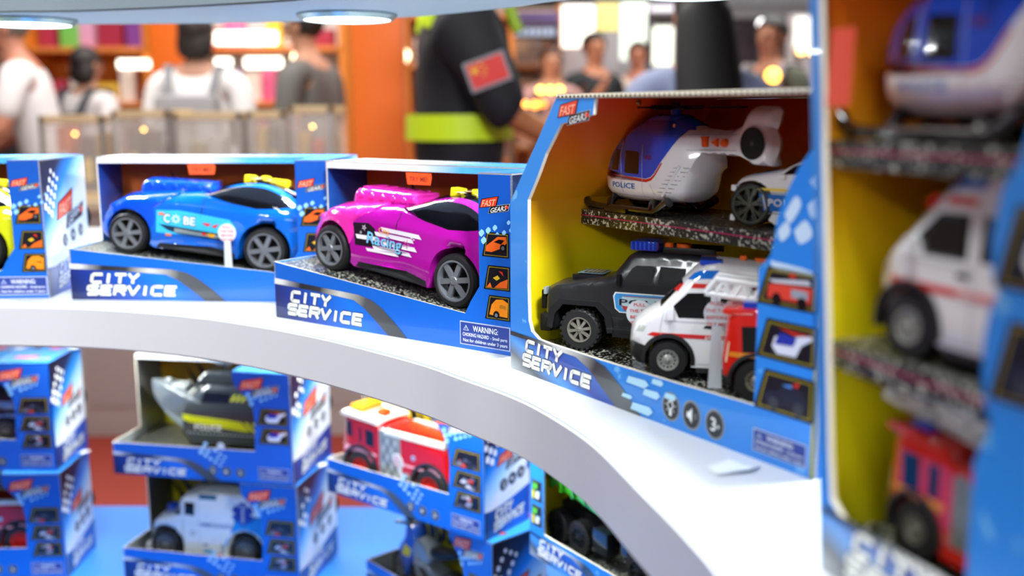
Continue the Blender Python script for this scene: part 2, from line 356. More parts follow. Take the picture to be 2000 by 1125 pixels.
def warning(par, o, u, v, n, x, y, wd, h):
    d = Dec('warning_label', par, o, u, v, n); W_ = M('b9c6e6', .4); N_ = M('243c8c', .4); e = .012*wd+.0003
    d.poly([(x, y), (x+wd, y), (x+wd, y+h), (x, y+h)], W_, 0); d.poly([(x+e, y+e), (x+wd-e, y+e), (x+wd-e, y+h-e), (x+e, y+h-e)], N_, 1)
    d.poly([(x+.07*wd, y+.62*h), (x+.19*wd, y+.62*h), (x+.13*wd, y+.86*h)], W_, 2); d.poly([(x+.09*wd, y+.65*h), (x+.17*wd, y+.65*h), (x+.13*wd, y+.8*h)], N_, 3); d.poly([(x+.125*wd, y+.68*h), (x+.135*wd, y+.68*h), (x+.135*wd, y+.76*h), (x+.125*wd, y+.76*h)], W_, 4)
    wt = M('e6ecfa', .4)
    d.text('WARNING:', x+.27*wd, y+.62*h, .5*wd, .24*h, wt, 2); d.text('CHOKING HAZARD', x+.06*wd, y+.38*h, .53*wd, .15*h, wt, 2); d.text('- Small parts', x+.62*wd, y+.38*h, .33*wd, .13*h, wt, 2); d.text('Not for children under 3 years', x+.07*wd, y+.14*h, .88*wd, .14*h, wt, 2)
    return d.build()
def icons(par, o, u, v, n, pts, r, name='icon_badges', squash=1):
    d = Dec(name, par, o, u, v, n)
    sil = G('silver_ring', (.3, 0, 1), 0, .03, [(0, '70767a'), (.5, 'e8ecec'), (1, '8a9094')], .25, .5)
    for i, (x, y) in enumerate(pts):
        d.disc(x, y, r*squash, sil, 0, r); d.disc(x, y, r*.85*squash, M('23282c', .3), 1, r*.85); q = r*squash
        if i == 0:
            d.disc(x, y+.12*r, .33*q, WHITE, 2, .33*r); d.disc(x, y+.12*r, .22*q, M('23282c', .3), 3, .22*r); d.poly([(x-.15*q, y-.6*r), (x+.15*q, y-.6*r), (x+.15*q, y-.22*r), (x-.15*q, y-.22*r)], WHITE, 2)
            for k in range(8):
                a = k*PI/4; ca, sa = math.cos(a), math.sin(a)
                d.poly([(x+.45*q*ca-.05*q*sa, y+.12*r+.45*r*sa+.05*r*ca), (x+.65*q*ca, y+.12*r+.65*r*sa), (x+.45*q*ca+.05*q*sa, y+.12*r+.45*r*sa-.05*r*ca)], WHITE, 2)
        elif i == 1:
            d.poly([(x-.45*q, y-.18*r), (x-.25*q, y-.18*r), (x+.1*q, y-.5*r), (x+.1*q, y+.5*r), (x-.25*q, y+.18*r), (x-.45*q, y+.18*r)], WHITE, 2)
            for k in (.3, .5): d.poly([(x+k*q, y-.2*r), (x+(k+.08)*q, y-.2*r), (x+(k+.08)*q, y+.2*r), (x+k*q, y+.2*r)], M('8a9094'), 2)
        else: d.text('3', x-.38*q, y-.42*r, .55*q, .85*r, WHITE, 2); d.text('+', x+.25*q, y-.3*r, .3*q, .45*r, WHITE, 2)
    return d.build()
X, Y_, Z = (1, 0, 0), (0, 1, 0), (0, 0, 1); NX, NY = (-1, 0, 0), (0, -1, 0)
MS = Z0-.212; MU = Z0-.5655; ML = Z0-.743           # main shelf top, upper lower-stack level, lower shelf top
EDGE = M('e9e4cf', .6)
def flame(d, x, y, w_, h, m, seed=0, l=1):
    """tribal flame: curling black tongues"""
    rnd = random.Random(seed)
    for k in range(3):
        cx = x+w_*(k-1)*.42; s = 1 if k == 1 else (.62 if k else .8); hh = h*s; ww = w_*.16*(1.2 if k == 1 else 1); cur = (1 if k == 2 else -1)*w_*.16
        L_ = [(cx-ww+cur*t*t+math.sin(t*PI*1.5)*ww*.7, y+hh*t) for t in [i/8 for i in range(9)]]
        R_ = [(cx+ww*(1-t)-ww*t+cur*t*t+math.sin(t*PI*1.5)*ww*.7+ww*.6*math.sin(t*PI), y+hh*t) for t in [i/8 for i in range(8)]]
        d.poly(L_+R_[::-1], m, l)
def carton(label, loc, rz, W, Dp, dh, H, s0, s1, col, race=True, group=None, pics=(), incl=None, wz=(.262, .004, .045, .021), bl=None, ci=None, sidetxt=True):
    """open-fronted printed carton: low front strip, tall right column, half-deep left side and top"""
    x, y, zb = loc
    T = thing('toy_carton', label, 'toy box', (x, y, zb), rz, group); th = .0014
    fr = G('carton_blue_front', (.15, 0, 1), 0, .19, [(0, '163488'), (.14, '0f62c8'), (.6, '0f60c4'), (1, '1050ae')], .3, .4)
    pts = [(0, 0), (W, 0), (W, H)]+col[::-1]+[(0, s0)]
    bm = bmesh.new(); prism(bm, pts, (0, 0, 0), X, Z, NY, th, (0, 1, 2)); obj('front_panel', bm, [fr, EDGE, EDGE], T)
    # left side
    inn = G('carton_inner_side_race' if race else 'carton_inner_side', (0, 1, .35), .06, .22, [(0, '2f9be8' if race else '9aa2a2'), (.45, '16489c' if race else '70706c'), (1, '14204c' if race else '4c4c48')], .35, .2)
    out = G('carton_outer_side', (0, .2, 1), .0, .19, [(0, '1c4cac'), (.35, '2d8ee6'), (1, '1a2c66')], .3, .4)
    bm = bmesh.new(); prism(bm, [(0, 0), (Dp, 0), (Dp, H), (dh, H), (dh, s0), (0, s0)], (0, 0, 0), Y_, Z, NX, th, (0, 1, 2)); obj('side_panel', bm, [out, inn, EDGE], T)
    # right side with print
    prt = G('carton_side_print', (.0, .75, -1), -.17, .10, [(0, '0b0b14'), (.2, '101a3e'), (.32, '1682e0'), (.43, 'b0dff4'), (.51, 'f0f4f2'), (1, 'f0f4f2')], .3, .4)
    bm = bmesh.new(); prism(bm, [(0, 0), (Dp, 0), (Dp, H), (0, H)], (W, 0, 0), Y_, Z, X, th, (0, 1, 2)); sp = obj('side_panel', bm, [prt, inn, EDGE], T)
    d = Dec('side_print', sp, (W, 0, 0), Y_, Z, X); bb = G('carton_side_band', (0, 1, .3), 0, .15, [(0, '16224e'), (.45, '1a60c8'), (1, '1c3f94')], .3, .4)
    d.poly([(0, 0), (Dp, 0), (Dp, H*.3)]+[(Dp*(1-t), H*(.3-.09*math.sin(t*PI*.5))) for t in (.15, .4, .65, .85)]+[(0, H*.22)], bb, 0)
    treads(d, Dp*.17, H*.60, 1.05, H*.062, WHITE, 3, 5)
    d.build(); d = Dec('lettering', sp, (W, 0, 0), Y_, Z, X); d.city(Dp*.2, H*.03, Dp*.7, H*.16, slope=.12); d.build(); logo('logo', sp, (W, 0, 0), Y_, Z, X, Dp*.28, H*.54, Dp*.6, .25)
    icons(sp, (W, 0, 0), Y_, Z, X, [(Dp*(.42+.19*i), H*(.38+.02*i)) for i in range(3)], H*.05)
    # back, top, floor
    bk = G('carton_back_race' if race else 'carton_back', (0, 0, 1), .03, H, [(0, '8c9410' if race else 'b8b010'), (.35, 'c8a010' if race else 'c8c018'), (.6, 'f07c14' if race else 'd8b018'), (1, 'd0340c' if race else 'e08018')], .5, .1)
    bm = bmesh.new(); prism(bm, [(th, 0), (W-th, 0), (W-th, H-th), (th, H-th)], (0, Dp, 0), X, Z, NY, th, (0, 1, 1)); bp = obj('back_panel', bm, [bk, M('1b4fae', .4)], T)
    d = Dec('flame_print', bp, (0, Dp, 0), X, Z, NY)
    for i in range(6): flame(d, W*(.12+.16*i), H*(.36+.06*(i % 2)), W*.14, H*(.46 if i % 2 else .34), BLACK, i)
    d.build()
    tp = G('carton_top', (1, 0, 0), 0, .3, [(0, 'eef2f4'), (.4, 'f2f6fa'), (.62, '54b0f0'), (1, '2d86e0')], .25, .5)
    xc = col[-1][0]; bm = bmesh.new(); prism(bm, [(0, dh), (xc, dh), (xc, 0), (W, 0), (W, Dp), (0, Dp)], (0, 0, H), X, Y_, Z, th, (0, 1, 2))
    prism(bm, [(0, -.0075), (xc, -.0075), (xc, 0), (0, 0)], (0, dh, H), X, Z, NY, .001, (0, 1, 2)); tpn = obj('top_panel', bm, [tp, M('6a5a48', .6), EDGE], T)
    if not race:
        d = Dec('top_print', tpn, (0, 0, H), X, Y_, Z)
        for i in range(5): d.poly([(W*(.55+.1*i), dh+.02), (W*(.6+.1*i), dh+.015), (W*(.63+.1*i), dh+.03), (W*(.57+.1*i), dh+.034)], [M('e0402a'), WHITE, BLACK][i % 3], 0)
        d.build(); logo('logo', tpn, (0, 0, H), X, Y_, Z, W*.76, .03, W*.2, .1)
    a, b = incl or (.012, 0)
    fl = bmesh.new(); zl, zr = a, a-b*W
    v = [fl.verts.new(p) for p in ((th, th, zl), (W-th, th, zr), (W-th, Dp-th, zr), (th, Dp-th, zl))]; fl.faces.new(v)
    v2 = [fl.verts.new(p) for p in ((th, th, 0), (W-th, th, 0), (W-th, Dp-th, 0), (th, Dp-th, 0))]
    for i in range(4): fl.faces.new((v[i], v[(i+1) % 4], v2[(i+1) % 4], v2[i]))
    fl.faces.new(v2[::-1]); obj('tray_floor', fl, glitter('glitter_tray' if race else 'glitter_dark_tray', '0e0f11' if race else '0e0c0a', .545 if race else .6), T)
    # front graphics
    k = s0/.0585; d = Dec('swoosh_print', T, (0, 0, 0), X, Z, NY)
    und = G('swoosh_under', (1, 0, .6), 0, .17, [(0, '141640'), (.3, '1c3a96'), (.72, '1470dc'), (1, '1a50b4')], .3, .4)
    bnd = G('swoosh_band', (1, 0, -.3), 0, .2, [(0, 'd8dad8'), (.06, '8a8c90'), (.14, '24242a'), (.28, '34363a'), (.42, 'c8c8c0'), (.6, '505256'), (1, '2e3034')], .3, .5)
    d.poly([(x_*1, z_*k) for x_, z_ in [(0, 0), (.162, 0), (.146, .013), (.13, .024), (.114, .03), (.06, .0345), (0, .037)]], und, 0)
    d.poly([(x_, z_*k) for x_, z_ in [(0, .0355), (.06, .0335), (.113, .030), (.127, .0235), (.143, .012), (.158, 0), (.182, 0), (.166, .014), (.15, .026), (.137, .0325), (.12, .0358), (.06, .0385), (0, .0415)]], bnd, 1)
    d.build()
    d = Dec('lettering', T, (0, 0, 0), X, Z, NY); d.city(.019, .0065*k, .112, .0245*k); d.build()
    if pics:
        for (px, pz, pw, ph, kd) in pics: picture(T, (0, 0, 0), X, Z, NY, px, pz, pw, ph, kd)
    d = Dec('tread_print', T, (0, 0, 0), X, Z, NY)
    lt = M('8ecaf4', .4)
    if race: treads(d, xc+.006, H*.63, .35, .0068, lt, 2, 6)
    else:
        treads(d, W*.79, H*.72, .35, .0075, lt, 3, 6); treads(d, W*.5, s0*.86, -.55, .008, M('a8d8f4', .4), 3, 5)
    d.build()
    logo('logo', T, (0, 0, 0), X, Z, NY, *(bl or (xc+.002, H*.81, (W-xc)*.86)), .12)
    if ci: icons(T, (0, 0, 0), X, Z, NY, ci, .0075)
    warning(T, (0, 0, 0), X, Z, NY, *wz)
    return T
RC = [(.2515, .0325), (.258, .044), (.268, .0585), (.2675, .1587)]
RP = [(.2745, .086, .026, .0215, 'car1'), (.276, .057, .0255, .0215, 'car2'), (.277, .0305, .0245, .0215, 'car3')]
FC = (-.246, 1.0483, -.6256); FB = (-.5044, 1.1554, -.0918); FA = (-.8368, 1.1475, .058)
for f, lab in ((FC, 'blue CITY SERVICE toy box holding the magenta race car'), (FB, 'blue CITY SERVICE toy box holding the blue race car'), (FA, 'blue toy box at the far left of the upper shelf, with a yellow-green car')):
    carton(lab, (f[0], f[1], MS), f[2], .3036, .14, .0786, .1587, .0585, 0, RC, True, 'race car boxes on the upper shelf', RP, (.057, .13), (.2455, .0038, .056, .0215))
N1 = (-.6317, 1.5508, -.1983); N2 = (-.6274, 1.5515, -.2085); N3 = (-1.0321, 1.5659, 0.0); N4 = (-1.0237, 1.5468, .0237); N5 = (-.2785, 1.4697, -.6549); N6 = (-.2294, 1.5049, -.844)
W2, H2, DH2, S2 = .3035, .1765, .079, .052
NC = [(.2420, .0515), (.2440, .098), (.2400, .128), (.2260, .142), (.2110, .158), (.2095, .1765)]
NP = [(.2520, .094, .0455, .0265, 'bikes'), (.2535, .0645, .0445, .0255, 'quads'), (.2545, .0365, .0435, .0245, 'racers')]
NI = [(.170, .0165), (.193, .0155), (.216, .015)]
G2 = 'toy boxes stacked on the lower shelf'
def lower(lab, N, zb, dp, pics=NP, fz=.012): return carton(lab, (N[0], N[1], zb), N[2], W2, dp, DH2, H2, S2, 0, NC, False, G2, pics, (fz, 0), (.246, .006, .05, .02), (.221, .148, .062), NI)
lower('blue CITY SERVICE toy box holding the grey police boat', N1, MU, .155, [NP[0][:4]+('heli',), NP[1][:4]+('heli',)], .036)
lower('blue CITY SERVICE toy box under the boat box, holding the white ambulance van', N2, ML, .155, NP, .028)
lower('upper toy box of the leftmost stack, holding the black off-road car', N3, MU, .119, NP, .034)
lower('lower toy box of the leftmost stack, holding the red truck', N4, ML, .119, NP, .028)
lower('blue CITY SERVICE toy box holding the small red fire engine', N5, MU, .10, NP, .016)
lower('toy box under the fire engine box, holding the blue and yellow motorbike', N6, ML, .10)

# ---------------------------------------------------------------- corrugated window cartons
def zig(bm, pts, y0, y1, out=.0, step=.0052, mi=(0, 1)):
    """cut edge of corrugated board along a polyline in x,z: pale liners with dark flutes"""
    for a, b in zip(pts, pts[1:]):
        a3, b3 = Vector((a[0], 0, a[1])), Vector((b[0], 0, b[1])); L = (b3-a3).length; d = (b3-a3).normalized(); n = Vector((-d.z, 0, d.x))*out; k = max(1, int(L/step))
        def q(t, y): p = a3+d*t+n; return bm.verts.new((p.x, y, p.z))
        bm.faces.new((q(0, y0), q(L, y0), q(L, y1), q(0, y1))).material_index = mi[0]
        n = n*1.6+Vector((-d.z, 0, d.x))*.00015*(1 if out >= 0 else -1); e = (y1-y0)*.16
        for i in range(k):
            t0, t1 = L*i/k, L*(i+1)/k
            bm.faces.new((q(t0+.0001, y0+e*.7), q(t1-.0001, y0+e*.7), q((t0+t1)/2, y1-e))).material_index = mi[1]
def window_carton(label, loc, rz, W, Dp, H, kink, ch, win, colr, levels, shade, lean=0, strip=.032, topcol='d86a4a', group=None, icons_=True, warn=True, grads=None, shelf_y=.07):
    x, y, zb = loc; T = thing('toy_carton', label, 'toy box', (x, y, zb), rz, group); th = .003
    S = lambda p: (p[0]-lean*p[1], p[1])
    fr = G('window_carton_blue', (.2, 0, 1), 0, .3, [(0, '1f5cb4'), (.1, '2482dc'), (.5, '2a8ce8'), (1, '2a86dc')], .3, .4, ('6ab4ee', .36))
    op = [(0, 0), (W, 0), (W, H)] if not ch else [(0, 0), (W, 0), (W, kink), (W-ch*.2, H)]
    left = [(ch, H), (0, kink)] if ch else [(0, H)]
    poly = op+colr[::-1]+[S(p) for p in win+left]
    bm = bmesh.new(); prism(bm, poly, (0, 0, 0), X, Z, NY, th, (0, 1, 1)); obj('front_panel', bm, [fr, EDGE], T)
    bm = bmesh.new(); zig(bm, [S(p) for p in win], .0004, th-.0002, .0003); obj('corrugated_edge', bm, [M('d9d2b8', .7), M('1a1815', .8)], T, fix=False)
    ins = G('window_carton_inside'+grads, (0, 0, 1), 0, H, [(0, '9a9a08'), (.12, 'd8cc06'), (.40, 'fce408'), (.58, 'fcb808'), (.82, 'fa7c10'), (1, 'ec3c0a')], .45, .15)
    out = M('2a6cc4', .35)
    prof = [S(p) for p in ([(0, 0), (0, kink), (ch, H)] if ch else [(0, 0), (0, H)])]
    bm = bmesh.new()
    for a, b in zip(prof, prof[1:]):
        v = [bm.verts.new(p) for p in ((a[0], th, a[1]), (a[0], Dp, a[1]), (b[0], Dp, b[1]), (b[0], th, b[1]))]; bm.faces.new(v).material_index = 0
        v = [bm.verts.new(p) for p in ((a[0]+th, th, a[1]), (a[0]+th, Dp, a[1]), (b[0]+th, Dp, b[1]), (b[0]+th, th, b[1]))]; bm.faces.new(v[::-1]).material_index = 1
        v = [bm.verts.new(p) for p in ((a[0], Dp, a[1]), (b[0], Dp, b[1]), (b[0]+th, Dp, b[1]), (a[0]+th, Dp, a[1]))]; bm.faces.new(v).material_index = 0
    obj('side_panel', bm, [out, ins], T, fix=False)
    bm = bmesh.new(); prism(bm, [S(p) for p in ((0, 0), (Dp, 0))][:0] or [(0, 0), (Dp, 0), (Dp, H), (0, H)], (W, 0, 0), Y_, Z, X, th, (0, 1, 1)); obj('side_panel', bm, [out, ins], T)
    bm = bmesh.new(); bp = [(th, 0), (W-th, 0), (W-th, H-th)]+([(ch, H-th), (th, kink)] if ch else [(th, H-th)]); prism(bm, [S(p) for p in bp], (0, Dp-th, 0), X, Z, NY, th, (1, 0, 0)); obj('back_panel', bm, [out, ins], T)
    t = G('window_carton_top', (1, 0, 0), 0, .3, [(0, 'f4f6f6'), (.5, 'f0ece4'), (1, 'c8b89a')], .4, .2)
    bm = bmesh.new(); xl = (ch or 0)-lean*H; prism(bm, [(xl, -.0005), (W-.001-lean*H*.0, -.0005), (W-.001, Dp), (xl, Dp)], (0, 0, H+.0005), X, Y_, Z, th, (0, 1, 2)); tpn = obj('top_panel', bm, [t, M('9a5a40', .6), M('e8e2ca', .6)], T)
    bm = bmesh.new(); k = int((W-xl)/.0048)
    for i in range(k):
        a = xl+(W-xl)*i/k; b = a+(W-xl)/k; z1, z0 = H-.0003, H-.0022
        bm.faces.new([bm.verts.new(p) for p in ((a+.0003, -.0009, z0), (b-.0003, -.0009, z0), ((a+b)/2, -.0009, z1))])
    obj('corrugated_edge', bm, M('2a251e', .8), T, fix=False)
    gl = glitter('glitter_shelf', '0b0b0c', .555); fz = .020
    bxo('tray_floor', (th-lean*.01, W-th, th, Dp-th, 0, fz), gl, T)
    for lv in levels:
        xs = th-lean*lv; bm = bmesh.new(); box(bm, xs, W-th-.001, shelf_y, Dp-th, lv-.012, lv, 0); sh = obj('inner_shelf', bm, gl, T)
        d = Dec('shelf_line', sh, (0, shelf_y, 0), X, Z, NY); d.poly([(xs, lv-.005), (W-th, lv-.005), (W-th, lv-.0042), (xs, lv-.0042)], M('c01860', .4), 0); d.build()
    # front print
    d = Dec('swoosh_print', T, (0, 0, 0), X, Z, NY)
    und = G('swoosh_under_large', (.35, 0, 1), 0, .06, [(0, 'a8b0b4'), (.25, '40464e'), (.45, '3f8fe0'), (.7, '16389a'), (1, '2060c0')], .3, .4)
    bnd = G('swoosh_band_large', (1, 0, -.6), 0, .18, [(0, '16181c'), (.12, '50565a'), (.3, 'dfe0dc'), (.55, '26282c'), (.8, '5c6266'), (1, '3a3e42')], .3, .5)
    wl = min(W, .2)
    d.poly([(0, 0), (wl*.78, 0), (wl*.6, .02), (wl*.5, .028), (wl*.3, .029), (0, .030)], und, 0)
    d.poly([(0, .0285), (.09, .0275), (.105, .022), (.138, .0), (.166, 0), (.145, .016), (.125, .0275), (.11, .0308), (0, .0318)], bnd, 1)
    if W > .2:
        for px, pz, pw, ph in ((.15, .0215, .024, .0055), (.168, .0165, .018, .005), (.177, .0265, .012, .004), (.19, .0195, .012, .004), (.155, .003, .024, .006), (.145, .010, .012, .003)):
            d.poly([(px, pz), (px+pw*.8, pz-ph*.1), (px+pw, pz+ph*.5), (px+pw*.85, pz+ph), (px+pw*.1, pz+ph*.9)], M('b4e0f6', .4), 2)
    d.build()
    d = Dec('lettering', T, (0, 0, 0), X, Z, NY); d.city(.0185, .0075, .096, .0215, M('f4f6f2', .35), M('2b3038', .4)); d.build()
    return T
WIN = [(.270, .0335), (.2, .0318), (.12, .031), (.053, .0312), (.040, .0318), (.030, .0365), (.0262, .045), (.0248, .072), (.0252, .142), (.0385, .161), (.0495, .179), (.069, .2015), (.108, .2085), (.1105, .2229)]
COL = [(.2705, .0335), (.2705, .0629), (.2703, .118), (.2790, .127), (.2815, .137), (.283, .149), (.2895, .165), (.298, .18), (.309, .193), (.3095, .2229)]
FD = (-.0011, .8304, -.9886)
TD = window_carton('large blue toy box with the helicopter, police car, ambulance and fire truck inside', (FD[0], FD[1], MS), FD[2], .318, .165, .2229, .1386, .0647, WIN, COL, [.129], 0, grads='_large', group=None)
logo('logo', TD, (0, 0, 0), X, Z, NY, .066, .2065, .038, .12)
for p in ((.2745, .0975, .0405, .023, 'truck'), (.2755, .065, .0405, .0245, 'heli'), (.2755, .033, .0405, .0255, 'suv')): picture(TD, (0, 0, 0), X, Z, NY, *p)
icons(TD, (0, 0, 0), X, Z, NY, [(.1965, .0145), (.2165, .0135), (.238, .0128)], .0102, squash=.86)
warning(TD, (0, 0, 0), X, Z, NY, .2708, .0052, .042, .0145)
d = Dec('tread_print', TD, (0, 0, 0), X, Z, NY)
for q in ([(.2885, .152), (.296, .163), (.3005, .158), (.293, .147)], [(.296, .143), (.304, .150), (.3095, .142), (.301, .136)], [(.3055, .158), (.313, .166), (.316, .158), (.309, .151)], [(.284, .142), (.29, .148), (.2935, .142), (.287, .136)], [(.306, .172), (.314, .181), (.3165, .172), (.311, .166)], [(.279, .124), (.311, .121), (.304, .1125), (.285, .115)]): d.poly(sm(q+[q[0]], 3)[:-1], M('cfe8f8', .4), 0)
d.build()
# near right carton
FH = (.1437, .4486, -1.235)
WINH = [(.070, .0285), (.03, .0285), (.0175, .029), (.0085, .036), (.0075, .055), (.0075, .285), (.0075, .30)]
COLH = [(.088, .0285), (.0875, .0629), (.0875, .082), (.094, .098), (.0915, .103), (.0885, .112), (.0875, .128), (.0895, .141), (.093, .146), (.0895, .152), (.0878, .165), (.0905, .183), (.098, .195), (.108, .23), (.112, .30)]
TH = window_carton('tall blue toy box at the right edge, nearest the camera', (FH[0], FH[1], MS), FH[2], .155, .16, .30, .3, 0, WINH, COLH, [.1075, .198], 0, lean=.11, grads='_tall', shelf_y=.006)
for p in ((.0955, .149, .04, .030, 'heli'), (.0965, .108, .04, .030, 'suv')): picture(TH, (0, 0, 0), X, Z, NY, *p)
d = Dec('try_me_sticker', TH, (0, -.0005, 0), X, Z, NY); d.poly([(-.012, .213), (.0045, .213), (.006, .246), (-.010, .246)], M('f04a24', .35), 0); d.build()
# green dump truck carton on top of a plain one
FG = (.022, 1.246, -.983)
WING = [(.262, .036), (.12, .036), (.033, .036), (.0305, .038), (.0300, .05), (.0300, .20)]
COLG = [(.262, .036), (.27, .10), (.262, .20)]
TG = window_carton('blue toy box under the white shelf curve, holding the green dump truck', (FG[0], FG[1], MU), FG[2], .30, .14, .20, .2, 0, WING, COLG, [], 0, grads='_dump', group=None)
for p in ((.0045, .076, .0215, .028, 'dump'), (.0045, .043, .0215, .028, 'dump')): picture(TG, (0, 0, 0), X, Z, NY, *p, .02)

# ---------------------------------------------------------------- shelves
def curve_slab(name, front, back, z0, z1, mat, label, cat='shelf', parent=None):
    bm = bmesh.new(); pts = front+back; n = len(pts)
    a = [bm.verts.new((x, y, z1)) for x, y in pts]; b = [bm.verts.new((x, y, z0)) for x, y in pts]
    bm.faces.new(a); bm.faces.new(b[::-1])
    for i in range(n): bm.faces.new((a[i], b[i], b[(i+1) % n], a[(i+1) % n]))
    bmesh.ops.recalc_face_normals(bm, faces=bm.faces)
    es = [e for e in bm.edges if abs(e.verts[0].co.z-e.verts[1].co.z) < 1e-6 and len(e.link_faces) == 2]
    bmesh.ops.bevel(bm, geom=es, offset=.002, segments=2, affect='EDGES')
    o = obj(name, bm, mat, parent, 50, fix=False)
    if label: tag(o, label, cat)
    return o
SW = M('cdd3d7', .42, bump=.03, bscale=300)
fr_ = sm([(-1.45, 1.10), (-1.0, 1.118), (-.72, 1.122), (-.567, 1.115), (-.449, 1.098), (-.322, 1.048), (-.198, .963), (-.089, .859), (-.040, .798), (.002, .742), (.030, .688), (.052, .631), (.070, .558), (.087, .488), (.097, .430), (.106, .33), (.112, .2)], 4)
bk_ = [(.9, .2), (.9, .55), (.78, .95), (.60, 1.30), (.30, 1.62), (-.1, 1.82), (-.6, 1.90), (-1.45, 1.88)]
curve_slab('display_shelf', fr_, bk_, MS-.046, MS, SW, 'white curved display shelf carrying the race car boxes and the large toy box')
tf = sm([(-1.45, 1.14), (-.9, 1.165), (-.57, 1.19), (-.44, 1.17), (-.286, 1.11), (-.2, 1.06), (-.1, .98), (.03, .86), (.11, .75), (.165, .6), (.2, .45), (.22, .3)], 4)  # unseen near end set back so the key light reaches the large box
tb = sm([(.9, .3), (.7, .62), (.42, .86), (.15, 1.01), (.049, 1.09), (.0, 1.155), (-.135, 1.275), (-.32, 1.335), (-.46, 1.35), (-.65, 1.347), (-1.45, 1.33)], 4)
curve_slab('display_shelf', tf, tb, Z0+.11, Z0+.165, M('76848b', .5, bump=.03, bscale=300), 'pale grey curved shelf overhead with round lights beneath')
lf = sm([(-1.9, 1.0), (-1.2, 1.05), (-.6, 1.08), (-.2, .95), (.1, .7), (.2, .35)], 4)
curve_slab('display_shelf', lf, sm([(1.1, .5), (1.0, 1.2), (.5, 1.72), (-.1, 1.835), (-.6, 1.855), (-1.1, 1.86), (-1.9, 1.84)], 4), ML-.05, ML, M('2c80dc', .45), 'blue lower display shelf under the stacked toy boxes')
def puck(x, y, z, lab):
    t = thing('shelf_light', lab, 'light', (x, y, z), 0, 'round lights under the shelves')
    bm = bmesh.new(); lathe(bm, [(.05, 0), (.058, 0), (.058, -.002), (.053, -.007), (.050, -.007), (.050, -.005)], 40, 'Z'); obj('ring', bm, M('7f9090', .3, .5), t, 40)
    bm = bmesh.new(); lathe(bm, [(.0499, -.004), (.0495, -.0065), (.03, -.007)], 40, 'Z'); obj('diffuser', bm, M('f2fffa', .4, emit=5), t, 40)
LB = ['round shelf light under the overhead shelf, above the blue race car', 'round shelf light under the overhead shelf, above the magenta race car', 'round shelf light above the large toy box', 'round shelf light above the tall toy box', 'round shelf light at the left end of the overhead shelf']
for (x, y), l in zip(PUCK_TOP, LB): puck(x, y, Z0+.11, l)
for (x, y), l in zip(PUCK_LOW, ['round light under the white shelf beside the leftmost stack', 'round light under the white shelf between boat box and fire engine', 'round light under the white shelf above the dump truck box', 'round light under the white shelf in front of the fire engine box']): puck(x, y, MS-.046, l)
col_ = bxo('display_column', (.55, .75, .62, .86, 0, 2.6), M('e6e8ea', .5)); tag(col_, 'white column holding the curved shelves behind the large toy box', 'column')
cb = bxo('display_plinth', (-1.75, .95, 1.15, 1.72, 0, ML-.05), M('2f78c8', .5)); tag(cb, 'blue plinth under the lower display shelf', 'plinth')
pk = carton('toy box directly under the green dump truck box', (FG[0], FG[1], ML), FG[2], .30, .14, DH2, H2, S2, 0, NC, False, G2, (), (.012, 0))
# scuff of clear tape left on the white shelf
bm = bmesh.new(); p = at(1400, 930, MS)
for i, (a, b) in enumerate(((0, 0), (.022, .004), (.03, .016), (.012, .022), (-.004, .012))): bm.verts.new((p.x+a, p.y+b, MS+.001+.002*(i % 2)))
bm.faces.new(bm.verts[:] if hasattr(bm.verts, 'ensure_lookup_table') and not bm.verts.ensure_lookup_table() else []); tag(obj('tape_scrap', bm, M('e4ecea', .15), None), 'small crumpled scrap of clear tape on the white shelf', 'tape')

